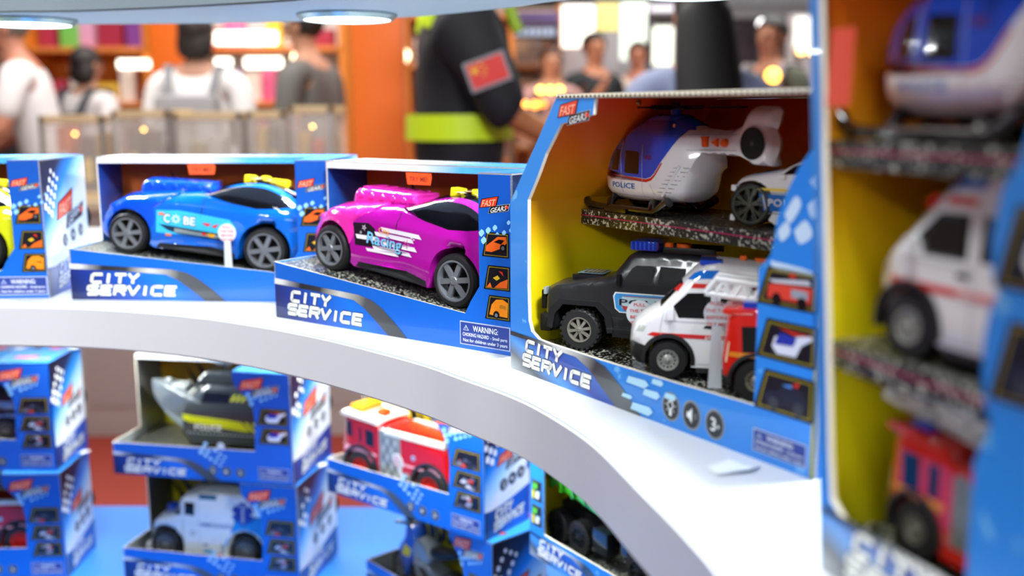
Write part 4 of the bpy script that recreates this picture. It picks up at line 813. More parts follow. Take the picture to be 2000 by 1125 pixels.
# ladder fire truck
TH_ = .019
def ladder_truck(label, loc, rz, group=None):
    T = thing('toy_fire_truck', label, 'toy fire truck', loc, rz, group); r = .0145; wf, wb = .002, .066
    out = [(-.0185, .008), (-.0205, .014), (-.021, .028), (-.0192, .045), (-.0183, .056), (-.0165, .0612), (-.010, .0628), (.018, .0622), (.022, .0612), (.0235, .0565), (.088, .052), (.092, .05), (.093, .008)]+arc(wb, .015, .0175, -.3, PI+.3, 14)+[(.044, .008), (.022, .008)]+arc(wf, .015, .0172, -.3, PI+.3, 14)
    W = lambda x, z: TH_-.003*ss(-.01, -.021, x)-.001*ss(.05, .063, z)
    w1 = [(-.0075, .0335), (-.0085, .051), (.0035, .0515), (.004, .034)]; w2 = [(.0095, .0345), (.0095, .0505), (.0165, .0505), (.0165, .0345)]; low = [(-.022, .007), (-.022, .0165), (-.0135, .0165), (-.0135, .007)]
    sh1 = [(.0255, .016), (.0255, .049), (.031, .052), (.0385, .046), (.0385, .016)]; sh2 = [(.0435, .026), (.0435, .0455), (.080, .0455), (.080, .036), (.058, .036)]
    tm = lambda x, z, nx, nz: 1 if (x < -.0175 and .036 < z < .056) else (2 if (x < -.016 and z < .017) else 0)
    b, hw = shell('body', out, W, [M('d82218', .16, coat=1), glassy, M('1c1c1e', .5), M('7f8a8c', .4, .3)], [(w1, 1), (w2, 1), (low, 2), (sh1, 3), (sh2, 3)], T, .003, .0035, tm, .001, sharp=lambda x, z: z < .034 and -.015 < x < .088, smooth=40)
    d = Dec('side_stripes', T, (0, 0, 0), X, Z, NY, wrapf(hw)); d.poly([(-.0165, .0305), (-.016, .0335), (.020, .0335), (.0205, .0295)], M('e08a1a', .3), 0); d.poly([(-.019, .026), (-.017, .040), (-.016, .040), (-.0175, .026)], M('e8c8a8', .3), 0)
    for i in range(7):
        for a, b_ in ((.0265, .0375),): d.poly([(a, .018+.0045*i), (b_, .018+.0045*i), (b_, .0184+.0045*i), (a, .0184+.0045*i)], M('586062', .4), 0)
    d.build()
    bxp(T, 'cab_roof_lip', [(-.021, -.0, -.019, .019, .0585, .0625)], M('e02c1e', .16, coat=1), .0018)
    bxp(T, 'light_bar', [(-.0085, .004, -.015, .015, .0615, .0665)], M('1c3cc0', .1, coat=1), .0015)
    bxp(T, 'roof_button', [(.010, .017, -.006, .002, .0615, .0665)], org, .0015)
    bxp(T, 'turntable', [(.055, .085, -.014, .014, .050, .060)], M('d9dde0', .35), .002)
    # ladder: two rails with triangular lattice
    bm = bmesh.new(); nrm = Vector((-.0, 0, 1)); x0, x1, z0, dz = -.034, .085, .0705, .0105; sl = -.05
    zz = lambda x: z0-(x-x0)*.10
    for y in (-.0095, .0085):
        def bar(a, b, w_=.0016): tube(bm, [(a[0], y, a[1]), (b[0], y, b[1])], w_, 6)
        bar((x0, zz(x0)), (x1, zz(x1)), .002); bar((x0+.007, zz(x0+.007)+dz), (x1, zz(x1)+dz), .002); bar((x0, zz(x0)), (x0+.008, zz(x0)+dz), .002)
        k = 9
        for i in range(k):
            a = x0+.004+(x1-x0-.008)*i/k; b_ = a+(x1-x0-.008)/k; bar((a+.003, zz(a)), ((a+b_)/2+.003, zz(a)+dz)); bar(((a+b_)/2+.003, zz(b_)+dz), (b_, zz(b_)))
        for xa, xb in ((-.018, -.0035), (.004, .022)): prism(bm, [(xa, zz(xa)), (xb, zz(xb)), (xb-.002, zz(xb)+dz), (xa+.004, zz(xa)+dz)], (0, y-.0008, 0), X, Z, NY, .0018)
    for i in range(12): tube(bm, [(x0+.004+.009*i, -.0095, zz(x0+.009*i)+.002), (x0+.004+.009*i, .0085, zz(x0+.009*i)+.002)], .0011, 6)
    obj('ladder', bm, M('e4e8ea', .35), T, 40)
    bxp(T, 'ladder_mount', [(.060, .078, -.008, .008, .058, .0655)], M('d9dde0', .35), .001)
    for c in (wf, wb):
        a_, o_ = arc(c, .015, .0165, -.2, PI+.2, 18), arc(c, .015, .0188, -.15, PI+.15, 18); arch_pair(T, a_+o_[::-1], TH_+.001, .004, M('202022', .4))
    wheels(T, (wf, wb), TH_-.0005, r, .010, style='van', rim='8c8a7e', rr=.5); return T
TRK = ladder_truck('red ladder fire truck, rightmost on the lower floor of the large toy box', placed(1469, 787, MS+.0205, -.30, TH_), -.30)
# white police saloon
PH = .0205
def saloon(label, loc, rz):
    T = thing('toy_police_car', label, 'toy car', loc, rz); r = .0155; wf, wb = -.0008, .070
    out = sm([(-.0135, .003), (-.0165, .005), (-.0168, .011), (-.0162, .020), (-.0165, .025), (-.0135, .0315), (-.006, .0345), (.0045, .0365), (.0185, .0395), (.025, .0435), (.034, .0475), (.046, .0497), (.062, .0485), (.078, .042), (.090, .039), (.0945, .034), (.095, .015), (.092, .003)], 3)
    out += arc(wb, .0155, .0178, -.6, PI+.6, 16)+[(.052, .0025), (.018, .0025)]+arc(wf, .0158, .0172, -.65, PI+.9, 18)
    W = lambda x, z: PH-.006*ss(-.0, -.017, x)**2-.007*ss(.033, .05, z)
    win = [(.0215, .0375), (.0275, .0430), (.036, .0460), (.046, .0470), (.046, .0385)]; w2 = [(.0485, .0385), (.0485, .0468), (.062, .0452), (.072, .0395)]
    tm = lambda x, z, nx, nz: 1 if .0195 < x < .030 and z > .038 else (2 if -.008 < x < .016 and z > .033 else 0)
    b, hw = shell('body', out, W, [whp, glassy, whp], [(win, 1), (w2, 1)], T, .0045, .003, tm, .002, sharp=lambda x, z: z < .033 and -.013 < x < .09, smooth=50)
    d = Dec('side_decal', T, (0, 0, 0), X, Z, NY, wrapf(hw, .0002)); d.poly([(.0035, .0262), (.0048, .0280), (.05, .0275), (.05, .0255)], M('f0d850', .3), 0); d.poly([(.0052, .0238), (.0095, .0118), (.05, .0118), (.05, .0235)], M('1d6cc0', .3), 0)
    d.poly([(.005, .0250), (.05, .0246), (.05, .0242), (.005, .0245)], M('70787c', .4), 0); d.poly([(.009, .0108), (.05, .0108), (.05, .0100), (.0095, .0100)], M('70787c', .4), 0); d.poly([(.008, .0235), (.0086, .0235), (.0112, .0125), (.0106, .0125)], WHITE, 1); d.build()
    d = Dec('lettering', T, (0, 0, 0), X, Z, NY, wrapf(hw, .0002)); d.text('POLICE', .0125, .0155, .026, .0050, WHITE, 2); d.build()
    d = Dec('bonnet_decal', T, (0, 0, 0), X, Y_, Z); d.wrap = lambda x, y, e: (x, y, .0365+(x-.0045)*.215+.0021+e); d.poly([(-.004, -.010), (.014, -.010), (.014, .010), (-.004, .010)], M('2f8ad8', .25), 0); d.build()
    bxp(T, 'bumper', [(-.0185, -.0145, -.015, .015, .003, .008)], whp, .0015); bxp(T, 'headlight', [(-.0175, -.0135, -.0165, -.009, .0245, .029), (-.0175, -.0135, .009, .0165, .0245, .029)], M('e8ecec', .1, coat=1), .001)
    bxp(T, 'mirror', [(.0195, .0245, -PH-.002, -PH+.003, .034, .038), (.0195, .0245, PH-.003, PH+.002, .034, .038)], whp, .0015)
    bxp(T, 'light_bar', [(.040, .050, -.013, .013, .0485, .053)], M('1c4cd0', .1, coat=1), .0015)
    wheels(T, (wf, wb), PH+.0005, r, .010, style='ten', rim='565c50', rr=.86); bm = bmesh.new(); box(bm, -.002, .071, -.012, .012, .004, .012); obj('chassis', bm, M('0c0c0d'), T); return T
SAL = saloon('white police car with blue door panel, on the inner shelf beside the helicopter', placed(1466, 443, MS+.1295, -.62, PH), -.62)
# helicopter
def heli(label, loc, rz, group=None):
    T = thing('toy_helicopter', label, 'toy helicopter', loc, rz, group)
    up = .0
    out = sm([(.008, .013), (.0025, .022), (.0012, .032), (.006, .043), (.017, .055), (.026, .0605), (.036, .0625)], 3)+sm([(.040, .0655), (.047, .0725), (.052, .0755), (.062, .0770), (.085, .0768), (.096, .0745), (.103, .0705), (.108, .0680)], 3)+[(.130, .0662), (.142, .0672), (.150, .0712), (.155, .0795), (.159, .0830), (.165, .0840), (.181, .0835), (.1835, .0815), (.1815, .074), (.180, .0690)]
    out += arc(.1655, .0575, .0165, .85, -.55, 10)+[(.1795, .0465), (.179, .0435), (.166, .0435), (.161, .0452), (.154, .0492), (.146, .0505), (.142, .0495), (.138, .0512), (.133, .0500), (.1285, .0512), (.1235, .0500), (.118, .0512)]+sm([(.116, .047), (.1115, .033), (.1065, .0195), (.101, .0135), (.093, .0118), (.05, .0098), (.014, .0105), (.008, .013)], 3)
    def W(x, z):
        body = .0255*(max(0, 1-((.055-min(x, .055))/.058)**2))**.5; body = max(.004, body)-.006*ss(.085, .118, x); body -= .012*ss(.062, .078, z)+.004*ss(.045, .062, z)*(1 if x < .04 else .4); body -= .006*ss(.022, .008, z)
        t = ss(.104, .126, x)*ss(.036, .052, z); tail = .0095 if x < .148 else .0085
        return body*(1-t)+tail*t
    blue = sm([(.000, .0325), (.006, .0435), (.017, .0555), (.026, .061), (.036, .063)], 3)+sm([(.040, .066), (.047, .073), (.052, .076), (.062, .0775), (.085, .0773), (.096, .075), (.103, .071), (.1085, .0678)], 3)+[(.098, .055), (.086, .041), (.0785, .0325), (.075, .0300), (.070, .0290)]
    blue_r = [(.0026, .0322)]+[(x+.0006, z-.0006) for x, z in blue[1:]][:-5]+[(.1055, .0672), (.0965, .055), (.0865, .0425), (.079, .0335), (.0755, .0308), (.070, .0292)]
    red = [(.0025, .0298), (.0027, .0318), (.070, .0288), (.0757, .0303), (.0793, .0331), (.0868, .0421), (.0885, .0421), (.0805, .0318), (.076, .0280), (.070, .0264)]
    w1 = [(.0215, .0342), (.0245, .045), (.0275, .0512), (.0345, .0512), (.0335, .034)]; w2 = [(.0425, .0335), (.0435, .0495), (.0445, .0507), (.0595, .0500), (.0612, .0485), (.0612, .0330), (.0600, .0322), (.0440, .0325)]
    tm = lambda x, z, nx, nz: 1 if ((x < .105 and z > .0322 and z > .03+(x-.1)*.5 and not (x > .1 and z < .06))) else 0
    b, hw = shell('body', out, W, [whp, blp, M('c8281e', .25, coat=.6), glassy, M('1c0a08', .1, coat=.8)], [(blue_r, 1), (red, 2), (w1, 4), (w2, 3)], T, .0075, .0034, tm, .001, sharp=lambda x, z: (x > .112 and z < .056 and x < .16), smooth=50)
    # engine fairing
    fa = sm([(.046, .060), (.050, .0715), (.055, .0765), (.064, .0785), (.084, .0782), (.088, .0745), (.0905, .066), (.092, .060)], 3); shell('engine_fairing', fa, lambda x, z: .0185-.008*ss(.062, .078, z), [blp], [], T, .003, .004, None, .0005)
    bm = bmesh.new(); lathe(bm, [(.0001, .001), (.0013, .0008), (.0016, 0)], 12, c=(.0945, -.0195, .0705)); obj('rivet', bm, M('c8ccd0', .2, .8), T, 40)
    bm = bmesh.new(); lathe(bm, [(.0048, .073), (.0044, .0815), (.0040, .083)], 20, 'Z', c=(.0745, 0, 0)); obj('rotor_mast', bm, blp, T, 40)
    hb = bmesh.new(); lathe(hb, [(.0035, .082), (.0036, .0868), (.003, .0878), (.0001, .088)], 16, 'Z', c=(.0745, 0, 0)); box(hb, .061, .088, -.004, .004, .0828, .0852, bev=.0008); obj('rotor_hub', hb, M('0b0b0d', .3), T, 40)
    for k in range(4):
        a = k*PI/2+.12; m = Matrix.Translation((.0745, 0, .0842)) @ Matrix.Rotation(a, 4, 'Z'); bb = bmesh.new(); v = box(bb, .006, .026, -.0026, .0026, -.0016, .0016, bev=0); v += box(bb, .024, .066 if k % 2 == 0 else .040, -.0040, .0040, -.0007, .0008, bev=0); bmesh.ops.transform(bb, matrix=m, verts=bb.verts); obj('rotor_blade', bb, M('0e0e10', .35), T)
    # nose dome
    bm = bmesh.new(); bmesh.ops.create_uvsphere(bm, u_segments=24, v_segments=14, radius=1, matrix=Matrix.Translation((.0075, 0, .0375)) @ Matrix.Diagonal((.0095, .0125, .0125, 1))); obj('nose_dome', bm, M('b9bcc0', .05, coat=1, trans=.85), T, 60)
    # buttons, fan, vents
    yb = -.0095; bm = bmesh.new(); box(bm, .1135, .1225, -.0125, -.008, .0548, .0628, bev=.0012); obj('sound_button', bm, org, T, 40)
    bm = bmesh.new(); prism(bm, [(.1265, .0585), (.1325, .0555), (.1325, .0615)], (0, -.0122, 0), X, Z, NY, .004); obj('sound_button', bm, org, T)
    bm = bmesh.new(); lathe(bm, [(.0001, -.0132), (.0028, -.0127), (.0032, -.008)], 20, c=(.1395, 0, .0583)); obj('sound_button', bm, org, T, 40)
    fn = bmesh.new(); lathe(fn, [(.0116, -.0098), (.0108, -.0100), (.0106, -.0088), (.0001, -.0086)], 36, c=(.1655, 0, .0585)); f_ = obj('tail_fan', fn, M('0c1414', .3), T, 40); bm = bmesh.new()
    for i in range(9):
        v = [bm.verts.new(p) for p in ((.001, -.0089, .0004), (.0098, -.0089, .0004), (.0098, -.0095, .0016), (.001, -.0095, .0012))]; bm.faces.new(v); bmesh.ops.transform(bm, matrix=Matrix.Translation((.1655, 0, .0585)) @ Matrix.Rotation(i*2*PI/9, 4, 'Y'), verts=v)
    lathe(bm, [(.0001, -.0100), (.0018, -.0098), (.002, -.0088)], 14, c=(.1655, 0, .0585)); obj('fan_blades', bm, M('4a5656', .35), f_)
    d = Dec('vent_lines', T, (0, 0, 0), X, Z, NY, wrapf(hw)); g = M('4c4f50', .5)
    for i in range(7):
        z = .0195+.0032*i; x = .0890+.0026*i
        d.poly([(x-.006, z), (x, z-.0001), (x, z+.0005), (x-.006, z+.0002)], g, 0); d.poly([(x+.003, z), (x+.0085, z-.0001), (x+.0085, z+.0003), (x+.003, z+.0005)], g, 0)
    d.build()
    bm = bmesh.new(); tube(bm, [(.0885, -hw(.0885, .0185)-.0002, .0165), (.1045, -hw(.1045, .04)-.0002, .0405)], .0013, 8); obj('vent_rib', bm, whp, T, 40)
    d = Dec('lettering', T, (0, 0, 0), X, Z, NY, wrapf(hw)); d.text('POLICE', .0245, .0205, .0325, .0042, M('1a66b8', .3), 1); d.build()
    lines(T, hw, [[(.0365, .0565), (.0385, .030), (.040, .0165)], [(.0645, .055), (.0655, .0265), (.0655, .0150)], [(.014, .0155), (.070, .0145)], [(.108, .064), (.150, .0645)], [(.108, .0525), (.150, .053)], [(.075, .0255), (.080, .0150)]], M('a9b2bd', .4), .00025)
    d = Dec('side_mark', T, (0, 0, 0), X, Z, NY, wrapf(hw)); d.poly([(.068, .0445), (.076, .0442), (.076, .0475), (.068, .0478)], M('5c2c80', .3), 0); d.build()
    # skids
    sk = M('0b0b0d', .18, coat=.8)
    for s in (-1, 1):
        bm = bmesh.new(); y = s*.0245; tube(bm, [(-.012, y, .0125), (-.009, y, .0085), (-.002, y, .0040), (.010, y, .0035), (.080, y, .0035), (.088, y, .0080), (.0955, y, .0125)], [.0040, .0042, .0034, .0030, .0030, .0034, .0042], 12)
        box(bm, .022, .050, y-.0045, y+.0045, .0, .0042, bev=.001); obj('skid', bm, sk, T, 40)
    for x in (.020, .072):
        bm = bmesh.new(); tube(bm, [(x+.004, -.0245, .0035), (x+.001, -.0205, .0085), (x, -.014, .0125), (x, .014, .0125), (x+.001, .0205, .0085), (x+.004, .0245, .0035)], .0036, 12); obj('skid_strut', bm, sk, T, 40)
    return T
p = inbox(FD, .009, .101, MS+.1292)
HEL = heli('blue and white police helicopter on the inner shelf of the large toy box', tuple(p), FD[2])
bm = bmesh.new(); lathe(bm, [(.0001, 0), (.0022, -.0005), (.0026, -.003), (.0012, -.0045), (.0001, -.0048)], 14, 'Z'); p = inbox(FD, .075, .07, MS+.2199); tag(obj('paper_fastener', bm, M('c89a48', .25, .9), None, 40, p), 'small brass fastener under the lid of the large toy box', 'fastener')
# same toys in the tall box at the right
gH = 'toys in the tall toy box'
p = inbox(FH, .035, .012+AH, MS+.1078); AMB2 = dup(AMB, p, (0, 0, FH[2]+.03), 'white ambulance on the middle shelf of the tall toy box', gH)
p = inbox(FH, .0385, .016+TH_*.9, MS+.0205); TRK2 = dup(TRK, p, (0, 0, FH[2]), 'red ladder fire truck on the lowest floor of the tall toy box', gH)
TRK2.scale = (.9, .9, .9)
p = inbox(FH, -.012, .012+.027, MS+.1983); HEL2 = dup(HEL, p, (0, 0, FH[2]+.0), 'police helicopter on the top shelf of the tall toy box', gH)
# pull tabs
def ptab(px, py, Y, zb, r, ang, lab, **k):
    c = at(px, py, Y=Y); tab(lab, (c.x, c.y, zb), ang, c.z-zb, r, **k)
ptab(1400, 612, .690, MS+.0205, .0088, -.15, 'white round pull tab between the ambulance and the red fire truck')
ptab(1249, 612, .775, MS+.0205, .0102, -.2, 'white round pull tab in front of the black police off-road car')
ptab(443, 455, 1.155, MS+.030, .0105, FB[2], 'white round pull tab in front of the blue race car')
ptab(1872, 990, .42, MS+.0205, .0075, -.9, 'white pull tab before the fire truck in the tall toy box', txt=True)

# ---------------------------------------------------------------- toys in the lower stacks
def infr(N, l, dd, z): return tuple(inbox(N, l, dd, z))
# patrol boat
def boat(label, loc, rz):
    T = thing('toy_boat', label, 'toy boat', loc, rz)
    out = sm([(.000, .099), (.001, .080), (.012, .062), (.028, .044), (.050, .026), (.075, .013), (.10, .0075)], 4)+[(.235, .006), (.240, .02), (.241, .055), (.235, .062)]+sm([(.235, .062), (.15, .068), (.10, .076), (.06, .088), (.02, .098), (.000, .099)], 3)[1:]
    def W(x, z): return max(.0025, .034*min(1, ((x+.004)/.085))**.62*(.45+.55*ss(-.02, .085, z-(.1-x)*.35 if x < .1 else z)))
    low = sm([(.000, .084), (.012, .064), (.03, .050), (.050, .044), (.072, .034), (.088, .020), (.092, .008)], 3)+[(.05, .02), (.02, .045), (.0, .07)]
    b, hw = shell('hull', out, W, [M('666e70', .25, coat=.7), M('98a6aa', .25, coat=.7)], [([(x+.0015, z) for x, z in low[:-3]]+[(.075, .0135), (.05, .0268), (.028, .0455), (.012, .0635)], 1)], T, .003, .0055, lambda x, z, a, b_: 0, .001, smooth=45)
    # superstructure
    so = [(.066, .022), (.067, .060), (.071, .072), (.080, .083), (.095, .093), (.108, .100), (.200, .100), (.230, .092), (.238, .055), (.236, .012), (.20, .006), (.08, .006)]
    win = [(.100, .074), (.105, .090), (.150, .090), (.150, .074)]
    s_, sw = shell('superstructure', so, lambda x, z: .036-.011*ss(.060, .10, z), [M('3a4042', .2, coat=.9), glassy], [(win, 1)], T, .006, .0055, None, .001, smooth=45)
    s2, _ = shell('bridge', [(.085, .096), (.093, .113), (.102, .120), (.165, .121), (.18, .097)], lambda x, z: .020-.004*ss(.1, .12, z), [M('2c3234', .2, coat=.9)], [], T, .004, .005)
    bm = bmesh.new(); tube(bm, [(.13, 0, .119), (.13, 0, .136)], .003); box(bm, .118, .142, -.012, .012, .130, .134, bev=.001); obj('mast', bm, M('3c4244', .3), T, 40)
    d = Dec('side_stripes', T, (0, 0, 0), X, Z, NY, wrapf(sw)); Yl = M('c8cc14', .3)
    d.poly([(.0695, .046), (.070, .055), (.080, .052), (.17, .046), (.185, .032), (.176, .031), (.164, .038), (.08, .042)], Yl, 0)
    for k in range(3): d.poly([(.188+.013*k, .031), (.174+.013*k, .046), (.181+.013*k, .046), (.196+.013*k, .030)], Yl, 0)
    for k in range(3): d.poly([(.150+.009*k, .078), (.156+.009*k, .088), (.160+.009*k, .088), (.155+.009*k, .078)], Yl, 0)
    for k in range(18): d.poly([(.076+.007*k, .0235), (.080+.007*k, .0233), (.080+.007*k, .0253), (.076+.007*k, .0255)], M('9aa2a6', .3), 1)
    d.build()
    d = Dec('lettering', T, (0, 0, 0), X, Z, NY, wrapf(sw)); d.text('POLICE', .090, .0305, .046, .0085, M('e8ecec', .3), 1); d.build()
    bxp(T, 'deck_hatch', [(.040, .064, -.012, .012, .088, .096)], M('b9c0be', .2, coat=1), .002)
    bm = bmesh.new(); lathe(bm, [(.004, .094), (.0045, .101), (.002, .103), (.0001, .1035)], 14, 'Z', c=(.028, 0, 0)); obj('deck_bollard', bm, M('b9c0be', .2, coat=1), T, 40)
    bm = bmesh.new(); tube(bm, [(.060, -.02, .066), (.085, -.018, .092)], .0028); tube(bm, [(.060, .02, .066), (.085, .018, .092)], .0028); obj('rail', bm, M('d0d4c8', .15, coat=1), T, 40)
    bxp(T, 'cradle', [(.07, .085, -.02, .02, 0, .014), (.19, .205, -.02, .02, 0, .012)], M('101112', .5), .001); return T
boat('grey toy police boat with yellow stripes in the open box', infr(N1, .030, .078, MU+.0362), N1[2])
ptab(431, 872, 1.515, MU+.0362, .006, N1[2], 'white pull tab under the grey police boat', txt=False)
# ambulance van
def step_van(label, loc, rz):
    T = thing('toy_ambulance', label, 'toy ambulance', loc, rz); r, wf, wb = .0255, 0, .139; hwv = .036
    out = [(-.034, .012), (-.036, .020), (-.030, .028), (-.0275, .045), (-.022, .062), (-.018, .066)]+sm([(-.018, .066), (.000, .072), (.016, .077)], 3)+[(.022, .090), (.0285, .104), (.034, .1095), (.050, .1120), (.062, .118), (.17, .119), (.182, .115), (.186, .10), (.188, .014)]+arc(wb, .026, .031, -.4, PI+.4, 16)+[(.105, .010), (.035, .010)]+arc(wf, .026, .031, -.4, PI+.4, 16)
    W = lambda x, z: hwv-.006*ss(-.005, -.036, x)-.003*ss(.08, .118, z)+(.002 if z < .05 and (abs(x-wb) < .036 or abs(x-wf) < .034) else 0)
    w1 = [(.0185, .078), (.0275, .098), (.0295, .079)]; w2 = [(.036, .080), (.036, .1005), (.054, .1005), (.053, .079)]; bl = [(.126, .085), (.187, .085), (.187, .055)]+arc(wb, .026, .036, .6, PI+.15, 10)+[(.100, .020), (.098, .028), (.106, .032)]
    b, hw = shell('body', out, W, [M('dfe6e6', .28, coat=.4), M('0e1414', .1), M('1c86d0', .25, coat=.4)], [(bl, 2), (w1, 1), (w2, 1)], T, .006, .0055, lambda x, z, a, b_: 1 if (.018 < x < .030 and z > .078) else 0, .002, smooth=45)
    d = Dec('side_marks', T, (0, 0, 0), X, Z, NY, wrapf(hw)); St = M('1c3a98', .35)
    for k in range(3):
        a = k*PI/3+PI/2; ca, sa = math.cos(a), math.sin(a); cx, cz, L_, w_ = .137, .088, .0185, .0062
        d.poly([(cx+L_*ca-w_*sa, cz+L_*sa+w_*ca), (cx-L_*ca-w_*sa, cz-L_*sa+w_*ca), (cx-L_*ca+w_*sa, cz-L_*sa-w_*ca), (cx+L_*ca+w_*sa, cz+L_*sa-w_*ca)], St, 0)
    d.poly([(.1365, .073), (.1378, .073), (.1378, .103), (.1365, .103)], WHITE, 1)
    for k in range(4): d.poly([(.134, .078+.006*k), (.1405, .080+.006*k), (.1405, .0812+.006*k), (.134, .0792+.006*k)], WHITE, 1)
    d.poly([(.062, .107), (.092, .107), (.092, .115), (.062, .115)], M('1c5a78', .3), 0); d.poly([(.066, .018), (.082, .018), (.082, .024), (.066, .024)], M('28a0d0', .3), 0)
    for a, b_ in ((.066, .030), (.096, .030)): d.poly([(a, b_), (a+.009, b_), (a+.009, b_+.003), (a, b_+.003)], M('505c60', .4), 0)
    d.disc(.049, .050, .0045, M('8c989a', .4), 0); d.disc(.049, .050, .003, M('d0d8da', .4), 1); d.disc(.095, .012, .0075, M('e8b0b0', .4), 0); d.build()
    d = Dec('lettering', T, (0, 0, 0), X, Z, NY, wrapf(hw)); d.text('AMBULANCE', .062, .0625, .056, .0065, M('2c4a9c', .4), 1); d.build()
    lines(T, hw, [[(.060, .116), (.060, .016)], [(.034, .104), (.033, .02)]], M('a8b2b4', .4), .0004)
    bxp(T, 'bumper', [(-.041, -.033, -.028, .028, .012, .022)], M('e6ecec', .3), .002); bm = bmesh.new(); lathe(bm, [(.012, .066), (.014, .0765), (.008, .081), (.0001, .082)], 20, 'Z', c=(-.004, .006, 0)); obj('beacon', bm, M('2448c0', .1, coat=1), T, 40)
    wheels(T, (wf, wb), hwv+.002, r, .018, style='van', rim='6c7072', rr=.66); return T
step_van('white toy ambulance van with blue rear and star emblem in the lower box', infr(N2, .0645, .020+.036, ML+.0282), N2[2])
# fire engine with red hubs
def fire_engine(label, loc, rz):
    T = thing('toy_fire_truck', label, 'toy fire truck', loc, rz); r, wf, wb, h_ = .0285, 0, .136, .033
    out = [(-.040, .020), (-.0425, .030), (-.041, .060), (-.034, .100), (-.0325, .1075), (-.030, .109), (.036, .104), (.0385, .099), (.150, .091), (.168, .089), (.172, .02)]+arc(wb, .029, .0335, -.3, PI+.3, 16)+[(.095, .014), (.040, .014)]+arc(wf, .029, .0335, -.3, PI+.3, 16)
    W = lambda x, z: h_-.004*ss(-.02, -.043, x)
    ws = [[(-.030, .076), (-.028, .0985), (-.017, .0975), (-.0155, .074)], [(-.0015, .070), (-.0015, .0925), (.003, .0925), (.003, .0695)], [(.0115, .068), (.0115, .0915), (.028, .090), (.028, .0665)]]
    gr = [(.039, .016), (.038, .0975), (.081, .0935), (.081, .016)]
    b, hw = shell('body', out, W, [M('b80e12', .25, coat=.6), M('141010', .1, coat=.5), M('8f989a', .35, .3)], [(q, 1) for q in ws]+[(gr, 2)], T, .004, .005, lambda x, z, a, b_: 1 if (x < -.033 and .07 < z < .10) else 0, .001, sharp=lambda x, z: z < .063 and -.03 < x < .165, smooth=40)
    bm = bmesh.new(); prism(bm, [(-.040, .106), (-.036, .112), (.036, .107), (.037, .1015)], (0, -h_-.001, 0), X, Z, NY, 2*h_+.002); obj('roof', bm, M('f2efe2', .3, coat=.4), T, 35)
    bxp(T, 'light_bar', [(-.030, -.006, -.022, .022, .110, .120)], M('f0a818', .2, coat=.8), .003); bxp(T, 'roof_button', [(.012, .028, -.010, .006, .105, .116)], M('f05014', .25), .003)
    bxp(T, 'deck_rail', [(.050, .165, -h_-.001, -h_+.007, .091, .0985), (.050, .165, h_-.007, h_+.001, .091, .0985)], M('e4e6da', .3), .0015)
    d = Dec('side_marks', T, (0, 0, 0), X, Z, NY, wrapf(hw)); Pk = M('f0a8b0', .35)
    d.poly([(-.038, .052), (-.033, .0615), (.034, .0575), (.034, .0540), (-.032, .0575), (-.0365, .050)], Pk, 0); d.poly([(.083, .055), (.128, .054), (.128, .0510), (.083, .0515)], Pk, 0)
    for i in range(5):
        for j in range(4): d.poly([(.045+.008*j, .030+.012*i), (.050+.008*j, .030+.012*i), (.050+.008*j, .037+.012*i), (.045+.008*j, .037+.012*i)], M('b4bcbe' if (i+j) % 2 else '6c7476', .4), 0)
    d.disc(.106, .067, .0042, M('d0d4d4', .2, .6), 0); d.disc(.092, .034, .008, M('b0b6b8', .3, .5), 0); d.disc(.092, .034, .004, M('606668', .3, .5), 1); d.poly([(.016, .044), (.028, .0435), (.028, .0525), (.016, .053)], M('e86070', .4), 0)
    d.build(); d = Dec('lettering', T, (0, 0, 0), X, Z, NY, wrapf(hw)); d.text('FIRE', .136, .0505, .022, .008, Pk, 1); d.build()
    bxp(T, 'side_step', [(.042, .100, -h_-.002, h_+.002, .010, .0175)], M('9aa0a2', .4), .001); bxp(T, 'bumper', [(-.047, -.040, -.030, .030, .012, .026)], M('a8c4dc', .3), .002)
    for c in (wf, wb):
        a_, o_ = arc(c, .029, .0315, -.2, PI+.2, 20), arc(c, .029, .0365, -.15, PI+.15, 20); arch_pair(T, a_+o_[::-1], h_+.0015, .005, M('26262a', .4))
    wheels(T, (wf, wb), h_+.0005, r, .020, style='van', rim='d42420', tyre='1c1e24', rr=.58); return T
FE = fire_engine('small red fire engine with white roof and red hubs', infr(N5, .0595, .012+.033, MU+.0162), N5[2])
FE2 = dup(FE, infr(N4, .090, .014+.033, ML+.0282), (0, 0, N4[2]), 'red truck with red hubs, in the lower box of the leftmost stack'); 
SV2 = dup(SUV, infr(N3, .219-.080*1.5, .016+SH*1.5, MU+.0345), (0, 0, N3[2]), 'large black off-road car in the upper box of the leftmost stack'); SV2.scale = (1.5, 1.5, 1.5)
c = at(785, 905, Y=1.384); tab('white pull tab leaning in front of the small fire engine', (c.x+.006, c.y, MU+.0165), N5[2], c.z-MU-.0165, .0105, .3)
